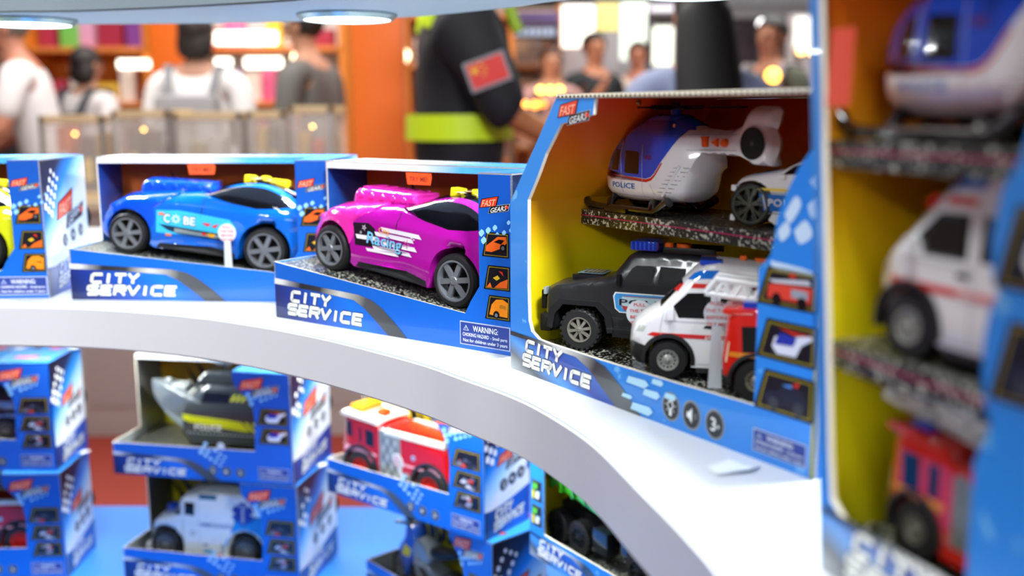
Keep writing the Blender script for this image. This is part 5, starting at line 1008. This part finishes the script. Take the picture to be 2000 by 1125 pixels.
# motorbike
def motorbike(label, loc, rz):
    T = thing('toy_motorbike', label, 'toy motorbike', loc, rz); r = .030
    for x in (0, .118): wheel(T, x, 0, r, r, .016, 'six', -1, '8a8e92', '141416', .74)
    fo = [(.006, .034), (.010, .020), (.020, .034), (.030, .06), (.034, .085), (.026, .105), (.016, .110), (.012, .088), (-.002, .070), (-.004, .055)]
    shell('front_fairing', sm(fo+[fo[0]], 2)[:-1], lambda x, z: .014, [M('2458c0', .2, coat=.8), M('e0cc1c', .25, coat=.6)], [([(.003, .056), (.024, .058), (.029, .072), (.012, .077)], 1)], T, .003, .004)
    shell('tank', [(.030, .060), (.032, .086), (.044, .094), (.066, .088), (.078, .074), (.070, .056)], lambda x, z: .015, [M('8c9496', .25, coat=.6)], [], T, .005, .005)
    shell('side_cover', [(.040, .028), (.030, .060), (.070, .058), (.100, .050), (.085, .028)], lambda x, z: .0155, [M('70787c', .25, coat=.6), BLACK], [([(.050, .050), (.072, .035), (.080, .038), (.058, .054)], 1)], T, .004, .005)
    shell('seat', [(.066, .074), (.072, .086), (.100, .090), (.135, .100), (.138, .092), (.105, .076)], lambda x, z: .011, [M('18191b', .6)], [], T, .003, .005)
    bm = bmesh.new()
    for s in (-1, 1): tube(bm, [(0, s*.011, r), (.012, s*.011, .066), (.022, s*.010, .108)], .003)
    tube(bm, [(.018, -.034, .120), (.024, -.012, .112), (.024, .012, .112), (.018, .034, .120)], .0026); obj('fork', bm, M('9aa0a4', .25, .7), T, 40)
    bm = bmesh.new(); tube(bm, [(.118, -.011, r), (.075, -.009, .040)], .003); tube(bm, [(.118, .011, r), (.075, .009, .040)], .003); obj('swing_arm', bm, M('808488', .3, .6), T, 40)
    bm = bmesh.new(); bmesh.ops.create_uvsphere(bm, u_segments=20, v_segments=12, radius=1, matrix=Matrix.Translation((.018, 0, .122)) @ Matrix.Diagonal((.010, .016, .012, 1))); obj('windscreen', bm, M('14161c', .05, coat=1), T, 60)
    bxp(T, 'engine', [(.035, .072, -.012, .012, .016, .040)], M('2a2c2e', .4, .4), .003); return T
motorbike('blue and yellow toy motorbike in the box under the fire engine', infr(N6, .048, .045, ML+.0122), N6[2])
# dump truck
def dump_truck(label, loc, rz):
    T = thing('toy_dump_truck', label, 'toy dump truck', loc, rz); r = .0215
    bd = [(-.034, .094), (-.030, .078), (-.010, .075), (.105, .060), (.112, .112), (-.036, .114)]
    s_, hw = shell('dump_bed', bd, lambda x, z: .034+.003*ss(.06, .11, z), [M('3cae1c', .25, coat=.5)], [], T, .002, .006)
    bm = bmesh.new()
    for i in range(6):
        x = -.018+.023*i; box(bm, x, x+.005, -.0385, -.033, .073-.0005*i, .112); box(bm, x, x+.005, .033, .0385, .073-.0005*i, .112)
    obj('bed_ribs', bm, M('34a018', .25, coat=.5), T)
    bxp(T, 'chassis', [(-.025, .165, -.012, .012, .030, .048)], M('101112', .4), .002); bxp(T, 'fuel_tank', [(.066, .094, -.034, -.018, .016, .046), (.066, .094, .018, .034, .016, .046)], M('1c2228', .2, coat=.7), .003)
    shell('cab', [(.115, .022), (.115, .105), (.160, .105), (.176, .070), (.178, .022), (.168, .022), (.165, .04), (.150, .048), (.135, .04), (.132, .022)], lambda x, z: .033, [M('15171a', .25, coat=.6), glassy], [([(.125, .070), (.125, .096), (.155, .096), (.165, .070)], 1)], T, .003, .006)
    for x in (-.006, .038, .150):
        for s in (-1, 1): wheel(T, x, s*.027, r, r, .014, 'off', s, '20262c', '0f1011')
    return T
dump_truck('green toy dump truck with black tyres in the box under the white shelf', infr(FG, .035, .020+.036, MU+.0202), FG[2])

# ================================================================= hall behind the display
def sbox(name, dims, mat): return struct(bxo(name, dims, mat))
sbox('floor', (-7, 6, -3, 13, -.05, 0), M('8e2a1a', .6, bump=.1, bscale=40))
sbox('ceiling', (-7, 6, -3, 13, 4.2, 4.3), M('2c2c30', .8))
sbox('wall_back', (-7, 6, 12.9, 13, 0, 4.2), M('75706c', .8)); sbox('wall_left', (-7, -6.9, -3, 13, 0, 4.2), M('8a8078', .8)); sbox('wall_right', (5.9, 6, -3, 13, 0, 4.2), M('6c6a6c', .8)); sbox('wall_front', (-7, 6, -3, -2.9, 0, 4.2), M('9aa6ae', .8))
def P2(px, Y): return at(px, 214, Y=Y).x
def Zy(py, Y): return at(1000, py, Y=Y).z
# counter opposite
t = thing('counter', 'beige counter with recessed panels across the aisle', 'counter', (0, 3.75, 0))
bxp(t, 'counter_body', [(-4.2, .9, 0, .62, .0, .86)], M('aea39a', .6), .004); bxp(t, 'counter_top', [(-4.25, .95, -.04, .66, .86, .90)], M('c9b89c', .4), .004)
for i in range(6): bxp(t, 'recessed_panel', [(-4.0+.8*i, -3.35+.8*i, -.008, .0, .12, .78)], M('a89d96', .6), .003)
def case(x0, x1, y0, y1, z0, z1, lab, seed):
    t = thing('display_case', lab, 'display case', ((x0+x1)/2, (y0+y1)/2, z0), 0, 'clear display cases on the counter'); a, b, h = (x1-x0)/2, (y1-y0)/2, z1-z0
    bxp(t, 'case_base', [(-a, a, -b, b, 0, .02)], M('cdb184', .5), .002)
    bxp(t, 'clear_cover', [(-a, a, -b, -b+.004, .02, h-.02), (-a, a, b-.004, b, .02, h-.02), (-a, -a+.004, -b, b, .02, h-.02), (a-.004, a, -b, b, .02, h-.02)], M('e4ded8', .15, alpha=.22), 0)
    bxp(t, 'case_rim', [(-a, a, -b, -b+.02, h-.028, h), (-a, a, b-.02, b, h-.028, h), (-a, -a+.02, -b, b, h-.028, h), (a-.02, a, -b, b, h-.028, h)], M('d8bd92', .45), .002)
    bxp(t, 'corner_post', [(-a, -a+.018, -b, -b+.018, .02, h-.02), (a-.018, a, -b, -b+.018, .02, h-.02)], M('b9b2ae', .4), .002)
    rnd = random.Random(seed)
    for i in range(3):
        w_ = a*.5; x = (x0+x1)/2-a*.62+i*a*.62; c = rnd.choice(['8a7a52', 'b84a26', '6c5a48', 'c2a04a', 'a8a29c', '7c8a4c', 'c46a3a', '5c4c40'])
        hh = h*rnd.uniform(.55, .88); k = thing('display_box', 'small %s packet standing inside a clear case, %s' % (rnd.choice(['tan', 'brown', 'orange']), ['first', 'second', 'third'][i]), 'packet', (x, (y0+y1)/2, z0+.02), rnd.uniform(-.2, .2), 'packets in the clear cases')
        k['label'] = {'8a7a52': 'khaki', 'b84a26': 'rust red', '6c5a48': 'brown', 'c2a04a': 'mustard', 'a8a29c': 'grey', '7c8a4c': 'moss green', 'c46a3a': 'orange', '5c4c40': 'dark brown'}[c]+' packet inside the '+lab.split(' display')[0]+' case '+lab.split('case ')[1]; k['group'] = k['label']
        bxp(k, 'packet_body', [(-w_*.42, w_*.42, -.04, .04, 0, hh)], M(c, .5), .006); bxp(k, 'packet_label', [(-w_*.3, w_*.3, -.0415, -.04, hh*.2, hh*.6)], M(rnd.choice(['e8e2d8', 'f0d27a', 'd8d8dc']), .5), 0)
    if seed in (2, 3): return
    s_ = thing('case_lamp', 'tiny warm lamp glowing in '+' '.join(lab.split()[:3])+' '+' '.join(lab.split('case ')[1:]), 'lamp', ((x0+x1)/2, y0+.03, z0+h*.78), 0, 'tiny warm lamps in the cases')
    bm = bmesh.new(); bmesh.ops.create_uvsphere(bm, u_segments=12, v_segments=8, radius=.0045); obj('bulb', bm, M('ffc060', .4, emit=26), s_, 60); bm = bmesh.new(); tube(bm, [(0, 0, -.004), (0, 0, -h*.78+.021)], .002, 6); obj('stem', bm, M('404040'), s_)
for i, (xa, xb, Y, zt) in enumerate(((72, 200, 3.78, 222), (215, 330, 3.82, 212), (335, 470, 3.86, 216), (480, 556, 3.84, 214), (562, 650, 3.76, 205))):
    case(P2(xa, Y), P2(xb, Y), Y, Y+.30, .9, Zy(zt, Y), ['clear display case with pale rim nearest the frame edge', 'clear display case in front of the dark-haired woman', 'wide clear display case before the backpack wearer', 'narrow clear display case in the middle of the counter', 'clear display case with wooden rim before the man in grey'][i], i)
# pillars
for a, b, Y, lab, ti in ((690, 786, 4.75, 'broad orange pillar behind the counter', .0), (300, 367, 6.2, 'narrow orange pillar behind the backpack wearer', 0)):
    p_ = bxo('booth_pillar', (P2(a, Y), P2(b, Y), Y, Y+.22, 0, 3.0), M('d86410', .45), None, .004); tag(p_, lab, 'pillar'); p_.rotation_euler = (0, ti, 0)
# booth shelving with goods
def rack(x0, x1, Y, zs, lab, cols, seed, strip=(), backc='e07a1c'):
    t = thing('display_rack', lab, 'shelf rack', (0, Y, 0)); bxp(t, 'back_board', [(x0, x1, .36, .39, 0, zs[-1]+.5)], M(backc, .6), 0)
    for x in (x0, x1): bxp(t, 'upright', [(x-.02, x+.02, .0, .36, 0, zs[-1]+.5)], M('e08428', .5), 0)
    for z in zs: bxp(t, 'shelf_board', [(x0, x1, 0, .36, z-.03, z)], M('d9803a', .5), .003)
    for (xa, xb, z, h_) in strip:
        bxp(t, 'light_strip', [(xa, xb, -.03, .0, z, z+h_)], M('fffbe8', .5, emit=4), .003)
    rnd = random.Random(seed)
    for iz, z in enumerate(zs):
        if z < .9: continue
        x = x0+.05
        while x < x1-.12:
            w_ = rnd.uniform(.07, .16); h_ = rnd.uniform(.10, .24); cc = rnd.choice(cols); g = bxo('goods_box', (-w_/2, w_/2, -.05, .05, 0, h_), M(cc, .45), None, .006, (x+w_/2, Y+.14, z), rnd.uniform(-.15, .15))
            lv = ['', 'top', 'second', 'third'][len(zs)-iz if len(zs)-iz < 4 else 3]; ph = CN.get(cc, 'pale')+' boxed toy'
            tag(g, ph+' on the '+lv+' board of '+lab, 'toy box', ph+'es on '+lab if False else ph+'s on the '+lv+' board of '+lab); x += w_+rnd.uniform(.005, .03)
CN = dict(zip(['c8385a', 'e06a9a', 'd84a30', '3aa88a', '8a4aa0', 'e8c040', 'e8e0d8', '4a78c0', 'f0905a', 'a83048', '70b850', 'dca0c0', 'd89a70', 'e8d2c0', 'b86a50', 'c8c0c8', '8a6a80', 'f0b070', 'f0c8a0', 'd8a080', 'f4e0c8', 'c09070'], ['crimson', 'pink', 'red', 'teal', 'purple', 'yellow', 'white', 'blue', 'orange', 'dark red', 'green', 'pale pink', 'tan', 'beige', 'brown', 'light grey', 'mauve', 'peach', 'apricot', 'dusty pink', 'cream', 'light brown']))
CW = ['c8385a', 'e06a9a', 'd84a30', '3aa88a', '8a4aa0', 'e8c040', 'e8e0d8', '4a78c0', 'f0905a', 'a83048', '70b850', 'dca0c0']
rack(P2(60, 6.6), P2(292, 6.6), 6.6, [.6, .95, 1.28, 1.62], 'the left orange rack', CW, 3, [(P2(236, 6.57), P2(296, 6.57), Zy(130, 6.57), .05)])
rack(P2(372, 6.6), P2(672, 6.6), 6.6, [.6, .95, 1.28, 1.62], 'the middle rack with light strips', CW, 4, [(P2(425, 6.57), P2(545, 6.57), Zy(84, 6.57), .075), (P2(425, 6.57), P2(455, 6.57), Zy(126, 6.57), .045), (P2(482, 6.57), P2(553, 6.57), Zy(130, 6.57), .06)], 'd8dcd8')
rack(P2(-60, 6.6), P2(50, 6.6), 6.6, [.6, .95, 1.28, 1.62], 'the far left rack', CW, 9)
rack(P2(795, 7.6), P2(1000, 7.6), 7.6, [.5, .85, 1.2, 1.55, 1.9], 'the pale rack behind the uniform', ['d89a70', 'e8d2c0', 'b86a50', 'c8c0c8', '8a6a80', 'f0b070'], 5, (), 'cbb6a8')
rack(P2(1000, 9.0), P2(1092, 9.0), 9.0, [.5, .9, 1.3, 1.6], 'the cream rack under the purple sign', ['f0c8a0', 'e8d2c0', 'd8a080', 'f4e0c8', 'c09070'], 6, (), 'ecd2b4')
# bright panels and signs on the right
def lbox(name, a, b, ya, yb, Y, hexc, em, lab, cat='light panel'):
    t = thing(name, lab, cat, ((P2(a, Y)+P2(b, Y))/2, Y, 0)); h = abs(P2(b, Y)-P2(a, Y))/2
    bxp(t, 'housing', [(-h-.02, h+.02, .0, .10, 0, Zy(ya, Y)+.02)], M('b4b0b4', .5), .004); bxp(t, 'lit_face', [(-h, h, -.012, .0, Zy(yb, Y), Zy(ya, Y))], M(hexc, .5, emit=em), .002)
lbox('bright_panel', 1097, 1158, 12, 92, 9.4, 'fffdf0', 2.4, 'tall white light panel between the cream rack and the people')  # white wall; its glow stands in for the light falling on it
lbox('bright_panel', 1162, 1206, 8, 60, 9.6, 'f0e080', 1.0, 'yellow light panel above the person in the dark shirt')
lbox('bright_panel', 1208, 1262, 6, 118, 9.8, 'e8f4e4', 1.5, 'pale green light panel behind the person in beige')
lbox('bright_panel', 1268, 1310, 55, 128, 9.2, 'eef4e0', 2.0, 'small white light panel left of the long-haired person')
lbox('bright_panel', 1545, 1600, 36, 96, 6.4, 'f0f2e8', 1.2, 'white light panel above the person in olive green')  # plain white box, its brightness put in as glow
def sign(a, b, ya, yb, Y, c, lab, txt_c, rows=1, em=0):
    t = thing('booth_sign', lab, 'sign', ((P2(a, Y)+P2(b, Y))/2, Y, Zy(yb, Y))); h = abs(P2(b, Y)-P2(a, Y))/2; H_ = Zy(ya, Y)-Zy(yb, Y)
    bxp(t, 'sign_board', [(-h, h, 0, .08, 0, H_)], M(c, .5), .004); bxp(t, 'sign_post', [(-h, -h+.05, .02, .07, -Zy(yb, Y), 0), (h-.05, h, .02, .07, -Zy(yb, Y), 0)], M('3a3440', .5), 0)
    bm = bmesh.new(); rnd = random.Random(int(a)); x = -h*.9
    while x < h*.85: w_ = h*rnd.uniform(.08, .2); box(bm, x, x+w_, -.012, 0, H_*.25, H_*.75); x += w_+h*.05
    obj('sign_marks', bm, M(txt_c, .5, emit=em), t)
sign(975, 1092, 50, 76, 8.8, '24202c', 'dark sign board with glowing pale marks above the cream rack', 'a8b4cc', 1, .9)
sign(985, 1092, 22, 48, 8.9, '6a5488', 'purple fascia board above the dark sign', '7a6498')
sign(1262, 1335, 8, 28, 8.6, '8a8494', 'grey sign with white marks beside the long-haired person', 'eeeef6', 1, 1.0)
sign(1405, 1600, -60, 38, 7.2, '66666a', 'wide grey partition board at the upper right', '6c6c70')
sign(1425, 1475, 38, 140, 7.4, '3c343c', 'narrow dark purple board behind the long-haired person', '463c46')
def bulbs(a, Y, py, n, lab, c='ffb040', e=14, r=.022):
    t = thing('lamp_row', lab, 'lamp', (P2(a, Y), Y, Zy(py, Y))); bxp(t, 'lamp_rail', [(-.03, .07*n, .0, .03, -.02, -.005)], M('50443a', .5), 0); bxp(t, 'rail_leg', [(-.03, .0, .0, .03, -Zy(py, Y), -.02)], M('50443a', .5), 0)
    for i in range(n):
        bm = bmesh.new(); bmesh.ops.create_uvsphere(bm, u_segments=12, v_segments=8, radius=r, matrix=Matrix.Translation((.06*i, .01, .005))); obj('bulb', bm, M(c, .4, emit=e), t, 60)
bulbs(1056, 6.6, 178, 3, 'row of warm lamps above the corner of the large toy box'); bulbs(1004, 5.9, 207, 3, 'row of orange lamps low behind the uniformed person', 'ff9a3a', 7)
bulbs(1508, 4.9, 152, 1, 'single warm lamp above the large toy box', 'ffb040', 8, .035); bulbs(1560, 6.2, 105, 2, 'pair of warm lamps at the light panel', 'ffc878', 7); bulbs(1060, 6.4, 205, 1, 'single orange lamp at the toy box corner', 'ff8a2a', 5)
bulbs(588, 6.4, 112, 1, 'round white lamp above the man in grey', 'fff2c8', 7, .045); bulbs(788, 5.6, 110, 1, 'round cream lamp beside the orange pillar', 'ffe9b8', 6, .04)
q = thing('spot_lamp', 'tilted oval white lamp on the dark board at the upper right', 'lamp', (P2(1486, 6.8), 6.8, Zy(58, 6.8))); bm = bmesh.new(); bmesh.ops.create_uvsphere(bm, u_segments=16, v_segments=10, radius=1, matrix=Matrix.Rotation(-.35, 4, 'Y') @ Matrix.Diagonal((.04, .02, .065, 1))); obj('lamp_head', bm, M('ffffff', .4, emit=5), q, 60); bxp(q, 'lamp_post', [(-.015, .015, .02, .05, -Zy(58, 6.8), .0)], M('3c343c', .5), 0)
# ---------------------------------------------------------------- people
def skin(name, nodes, edges, mat, parent, levels=2):
    me = bpy.data.meshes.new(name); me.from_pydata([n[0] for n in nodes], edges, []); o = bpy.data.objects.new(name, me); C.objects.link(o)
    m = o.modifiers.new('s', 'SKIN'); m.use_smooth_shade = True
    for v, n in zip(me.skin_vertices[0].data, nodes): r_ = n[1]; v.radius = r_ if isinstance(r_, tuple) else (r_, r_)
    me.skin_vertices[0].data[0].use_root = True
    u = o.modifiers.new('u', 'SUBSURF'); u.levels = levels; u.render_levels = levels
    dg = bpy.context.evaluated_depsgraph_get(); m2 = bpy.data.meshes.new_from_object(o.evaluated_get(dg)); bpy.data.objects.remove(o); m2.materials.clear(); m2.materials.append(mat)
    for p in m2.polygons: p.use_smooth = True
    r = bpy.data.objects.new(name, m2); C.objects.link(r); r.parent = parent; return r
def person(label, x, y, yaw, h, skin_c, top_c, bot_c, hair_c, hair='short', arms='down', lean=0, sleeve=1.0, shw=.19, extra=None, group=None, bulk=1):
    """figure in its own frame: faces -y, feet at z 0"""
    T = thing('person', label, 'person', (x, y, 0), yaw, group); k = h/1.72; V3 = lambda a, b, c: (a*k, (b-lean*max(0, c-.95))*k, c*k)
    N = []; Ed = []
    def n(p, r, prev=None):
        N.append((V3(*p), tuple(q*k for q in r) if isinstance(r, tuple) else r*k)); i = len(N)-1
        if prev is not None: Ed.append((prev, i))
        return i
    pel = n((0, 0, .95), (.145, .10)); wa = n((0, 0, 1.10), (.125, .09), pel); ch = n((0, 0, 1.28), (.155, .105), wa); sh = n((0, .01, 1.42), (.11, .08), ch); nk = n((0, 0, 1.50), .052, sh)
    jw = n((0, -.012, 1.565), (.058, .066), nk); hd = n((0, -.005, 1.635), (.074, .088), jw); n((0, .005, 1.70), (.055, .065), hd)
    hands = []
    for s in (-1, 1):
        hp = n((s*.09, 0, .90), .088, pel); kn = n((s*.10, -.01, .50), .058, hp); an = n((s*.10, .02, .09), .038, kn); n((s*.11, -.11, .035), (.036, .03), an)
        s0 = n((s*shw, .01, 1.40), .055, sh); A = {'down': ((s*.235, .03, 1.13), (s*.225, -.04, .90), (s*.22, -.07, .82)), 'fold': ((s*.245, -.02, 1.13), (s*.13, -.20, 1.06), (s*.06, -.25, 1.07)), 'phone': ((s*.235, -.04, 1.14), (s*.12, -.22, 1.30), (s*.08, -.24, 1.37)), 'reach': ((s*.26, -.10, 1.16), (s*.24, -.33, 1.04), (s*.23, -.41, 1.02))}[arms if not isinstance(arms, dict) else arms[s]]
        el = n(A[0], .042, s0); wr = n(A[1], .028, el); pm = n(A[2], (.034, .020), wr)
        d = Vector(A[2])-Vector(A[1]); d.normalize(); side = d.cross(Vector((0, 0, 1))); side = side.normalized() if side.length > .2 else Vector((1, 0, 0)); q = Vector(A[2])
        for j, L_ in enumerate((.058, .068, .064, .05)):
            b_ = q+side*(.021-.014*j)+d*.03; f1 = n(tuple(b_), .0095, pm); f2 = n(tuple(b_+d*L_*.5), .0085, f1); n(tuple(b_+d*L_*.85+Vector((0, 0, -.012))), .007, f2)
        t1 = n(tuple(q+side*.034*1.1-d*.01), .010, pm); n(tuple(q+side*.050+d*.03), .008, t1)
    skin('body', N, Ed, M(skin_c, .55), T)
    # clothing
    def cloth(name, spec, col, lv=2):
        nn, ee = [], []
        for p, r, pv in spec:
            nn.append((V3(*p), tuple(q*k for q in r) if isinstance(r, tuple) else r*k))
            if pv is not None: ee.append((pv, len(nn)-1))
        return skin(name, nn, ee, M(col, .8, bump=.1, bscale=30), T, lv)
    sp = [((0, 0, .88), (.175*bulk, .125*bulk), None), ((0, 0, 1.10), (.155*bulk, .115*bulk), 0), ((0, 0, 1.28), (.178*bulk, .128*bulk), 1), ((0, .01, 1.42), (.128, .095*bulk), 2), ((0, .005, 1.475), (.075, .065), 3)]
    for s in (-1, 1):
        a = arms if not isinstance(arms, dict) else arms[s]; E_ = {'down': ((s*.235, .03, 1.13), (s*.225, -.04, .90)), 'fold': ((s*.245, -.02, 1.13), (s*.13, -.20, 1.06)), 'phone': ((s*.235, -.04, 1.14), (s*.12, -.22, 1.30)), 'reach': ((s*.26, -.10, 1.16), (s*.24, -.33, 1.04))}[a]
        i = len(sp); sp.append(((s*shw, .01, 1.40), .075*bulk, 3)); e = tuple(Vector((s*shw, .01, 1.40)).lerp(Vector(E_[0]), min(1, sleeve))); sp.append((e, .062*bulk, i))
        if sleeve > 1: sp.append((tuple(Vector(E_[0]).lerp(Vector(E_[1]), sleeve-1)), .05, i+1))
    cloth('top', sp, top_c)
    sp = [((0, 0, .96), (.158, .115), None)]
    for s in (-1, 1):
        i = len(sp); sp += [((s*.09, 0, .86), .105, 0), ((s*.10, 0, .48), .078, i), ((s*.10, .02, .12), .062, i+1)]
    cloth('trousers', sp, bot_c)
    for s in (-1, 1):
        bm = bmesh.new(); bmesh.ops.create_uvsphere(bm, u_segments=14, v_segments=8, radius=1, matrix=Matrix.Translation(V3(s*.105, -.05, .045)) @ Matrix.Diagonal((.05*k, .13*k, .045*k, 1))); obj('shoe', bm, M('2a2a2c', .5), T, 60)
        bm = bmesh.new(); bmesh.ops.create_uvsphere(bm, u_segments=10, v_segments=8, radius=.0125*k, matrix=Matrix.Translation(V3(s*.03, -.083, 1.635))); obj('eye', bm, M('201814', .2), T, 60)
        bm = bmesh.new(); bmesh.ops.create_uvsphere(bm, u_segments=10, v_segments=8, radius=1, matrix=Matrix.Translation(V3(s*.078, .005, 1.625)) @ Matrix.Diagonal((.010*k, .020*k, .032*k, 1))); obj('ear', bm, M(skin_c, .55), T, 60)
    bm = bmesh.new(); bmesh.ops.create_uvsphere(bm, u_segments=12, v_segments=8, radius=1, matrix=Matrix.Translation(V3(0, -.096, 1.605)) @ Matrix.Diagonal((.013*k, .018*k, .026*k, 1))); obj('nose', bm, M(skin_c, .55), T, 60)
    bm = bmesh.new(); bmesh.ops.create_uvsphere(bm, u_segments=12, v_segments=6, radius=1, matrix=Matrix.Translation(V3(0, -.082, 1.563)) @ Matrix.Diagonal((.024*k, .008*k, .007*k, 1))); obj('mouth', bm, M('a85a50', .5), T, 60)
    hm = M(hair_c, .6, bump=.3, bscale=120)
    bm = bmesh.new(); bmesh.ops.create_uvsphere(bm, u_segments=24, v_segments=14, radius=1, matrix=Matrix.Translation(V3(0, .014, 1.655)) @ Matrix.Diagonal((.088*k, .098*k, .088*k, 1)))
    for v in bm.verts:
        if v.co.y < V3(0, -.04, 1.6)[1] and v.co.z < V3(0, 0, 1.675)[2]: v.co.y += .05*k; v.co.x *= .95
    obj('hair', bm, hm, T, 60)
    if hair == 'long':
        skin('long_hair', [(V3(0, .03, 1.70), (.092*k, .08*k)), (V3(0, .06, 1.60), (.105*k, .07*k)), (V3(0, .11, 1.45), (.118*k, .06*k)), (V3(0, .175, 1.25), (.125*k, .05*k)), (V3(0, .17, 1.00), (.11*k, .03*k))], [(0, 1), (1, 2), (2, 3), (3, 4)], hm, T)
    if hair == 'bob': skin('long_hair', [(V3(0, .02, 1.70), (.085*k, .07*k)), (V3(0, .04, 1.58), (.10*k, .07*k)), (V3(0, .05, 1.50), (.09*k, .05*k))], [(0, 1), (1, 2)], hm, T)
    if extra: extra(T, k, V3)
    return T
def backpack(col, col2='808488', shoulder='504f54'):
    def f(T, k, V3):
        bm = bmesh.new(); box(bm, -.15*k, .15*k, .13*k, .27*k, .93*k, 1.34*k, bev=.05*k); bp_ = obj('backpack', bm, M(col, .7, bump=.1, bscale=30), T, 60)
        bm = bmesh.new(); box(bm, -.11*k, .11*k, .25*k, .30*k, .97*k, 1.14*k, bev=.03*k); obj('front_pocket', bm, M(col2, .7), bp_, 60)
        for s in (-1, 1):
            bm = bmesh.new(); tube(bm, [V3(s*.10, .16, 1.33), V3(s*.12, .10, 1.47), V3(s*.13, -.06, 1.47), V3(s*.13, -.135, 1.30), V3(s*.14, -.10, 1.08)], .02*k, 8); obj('strap', bm, M(shoulder, .7), T, 60)
    return f
PI2 = PI/2
person('grey-haired person in a white shirt and light blue vest, seen from the side', P2(92, 5.0), 5.0, -1.35, 1.70, 'b87a62', 'd2ced0', '6a6c72', '6a6460', 'short', 'reach', .22, .9)
person('person in black with a pale strap, at the left frame edge', P2(22, 6.2), 6.2, .4, 1.60, 'a87860', '1c1a1c', '26262a', '241c1a', 'short', 'down', .1, 1.8)
person('dark-haired woman in a pale top with a dark backpack, walking away', P2(168, 5.8), 5.8, PI-.5, 1.56, 'a87860', 'cfc8c8', '5a5c62', '1c1412', 'bob', 'down', .05, .9, .17, backpack('22262e', '2c3038', '22262e'))
person('person in a white shirt with a grey backpack, seen from behind', P2(392, 4.95), 4.95, PI, 1.66, 'b08068', 'eceaea', '4a4c52', '1e1614', 'bob', 'down', .0, .9, .20, backpack('98989c', 'a8a8aa', '77787c'))
person('man with short black hair in a grey top, turned to the left', P2(622, 4.95), 4.95, -1.9, 1.70, 'b88468', '5c5a58', '3a3a3e', '161212', 'short', 'fold', .1, .95)
def uniform(T, k, V3):
    lime = M('c4e01c', .5); bm = bmesh.new(); n_ = 32
    ra = [[bm.verts.new(V3(.205*math.cos(2*PI*i/n_), .166*math.sin(2*PI*i/n_), 1.115+dz)) for i in range(n_)] for dz in (-.038, .038)]
    for i in range(n_): bm.faces.new((ra[0][i], ra[0][(i+1) % n_], ra[1][(i+1) % n_], ra[1][i]))
    obj('chest_band', bm, lime, T, 60)
    for s in (-1, 1):
        bm = bmesh.new(); tube(bm, [V3(s*.12, .11, 1.40), V3(s*.12, .095, 1.47), V3(s*.115, .02, 1.515), V3(s*.11, -.05, 1.50)], [.022*k, .032*k, .034*k, .022*k], 10); obj('shoulder_band', bm, lime, T, 60)
        bm = bmesh.new(); tube(bm, [V3(s*.15, -.115, 1.46), V3(s*.16, -.145, 1.39)], [.018*k, .018*k], 10); obj('shoulder_band', bm, M('8aa818', .5), T, 60)
    d = Dec('flag_patch', T, V3(-.335, -.03, 1.27), (0, -.94, .34), (0, .34, .94), (-1, 0, .06)); w_, h_ = .105*k, .068*k
    d.poly([(-w_/2-.008*k, -h_/2-.008*k), (w_/2+.008*k, -h_/2-.008*k), (w_/2+.008*k, h_/2+.008*k), (-w_/2-.008*k, h_/2+.008*k)], M('8a8a8e', .5), 3); d.poly([(-w_/2, -h_/2), (w_/2, -h_/2), (w_/2, h_/2), (-w_/2, h_/2)], M('d82a1c', .5), 6)
    def star(cx, cy, r_): d.poly([(cx+(r_ if i % 2 == 0 else r_*.4)*math.sin(i*PI/5), cy+(r_ if i % 2 == 0 else r_*.4)*math.cos(i*PI/5)) for i in range(10)], M('f0c020', .5), 9)
    star(-w_*.32, h_*.2, h_*.22)
    for a, b in ((-.13, .38), (-.05, .24), (-.05, .06), (-.13, -.06)): star(w_*a, h_*b, h_*.08)
    d.build()
person('person in a black uniform with lime bands and a red flag patch', P2(893, 3.35), 3.35, 1.75, 1.80, 'a8683c', '14141c', '16161e', '1c1512', 'short', {-1: 'reach', 1: 'down'}, .04, 1.12, .20, uniform, None, 1.28)
person('person in a dark printed shirt raising a hand to the face', P2(1160, 7.4), 7.4, .5, 1.74, 'b87a5a', '1c2226', '26282c', '181212', 'short', {-1: 'phone', 1: 'down'}, 0, .8)
person('person in a beige shirt beside the dark-shirted one', P2(1244, 8.4), 8.4, -.3, 1.74, 'b8785c', 'cdbcae', '5c5450', '2a1a14', 'short', 'fold', 0, .9)
person('person with very long black hair, seen from behind', P2(1362, 3.12), 3.12, PI+.1, 1.57, 'b08068', '8c96b4', '26262a', '0c0a0a', 'long', 'down', 0, 1.6)
person('person in pale blue partly hidden by the long black hair', P2(1300, 5.6), 5.6, .2, 1.42, 'c09078', 'a8b8dc', '8a94b0', '3a2a20', 'bob', 'down', 0, .9)
person('person in an olive green top with a pale backpack at the upper right', P2(1508, 5.8), 5.8, -.9, 1.70, 'b47c60', '4a4c3c', '2c2c2e', '141010', 'short', 'fold', .05, .95, .19, backpack('a8a0a4', '8c8488', '8c8488'))
person('person in a patterned top in front of the cream rack', P2(1076, 7.0), 7.0, .3, 1.62, 'c08868', 'b48a84', '5a4a44', '4a2c20', 'bob', 'fold', 0, .9)
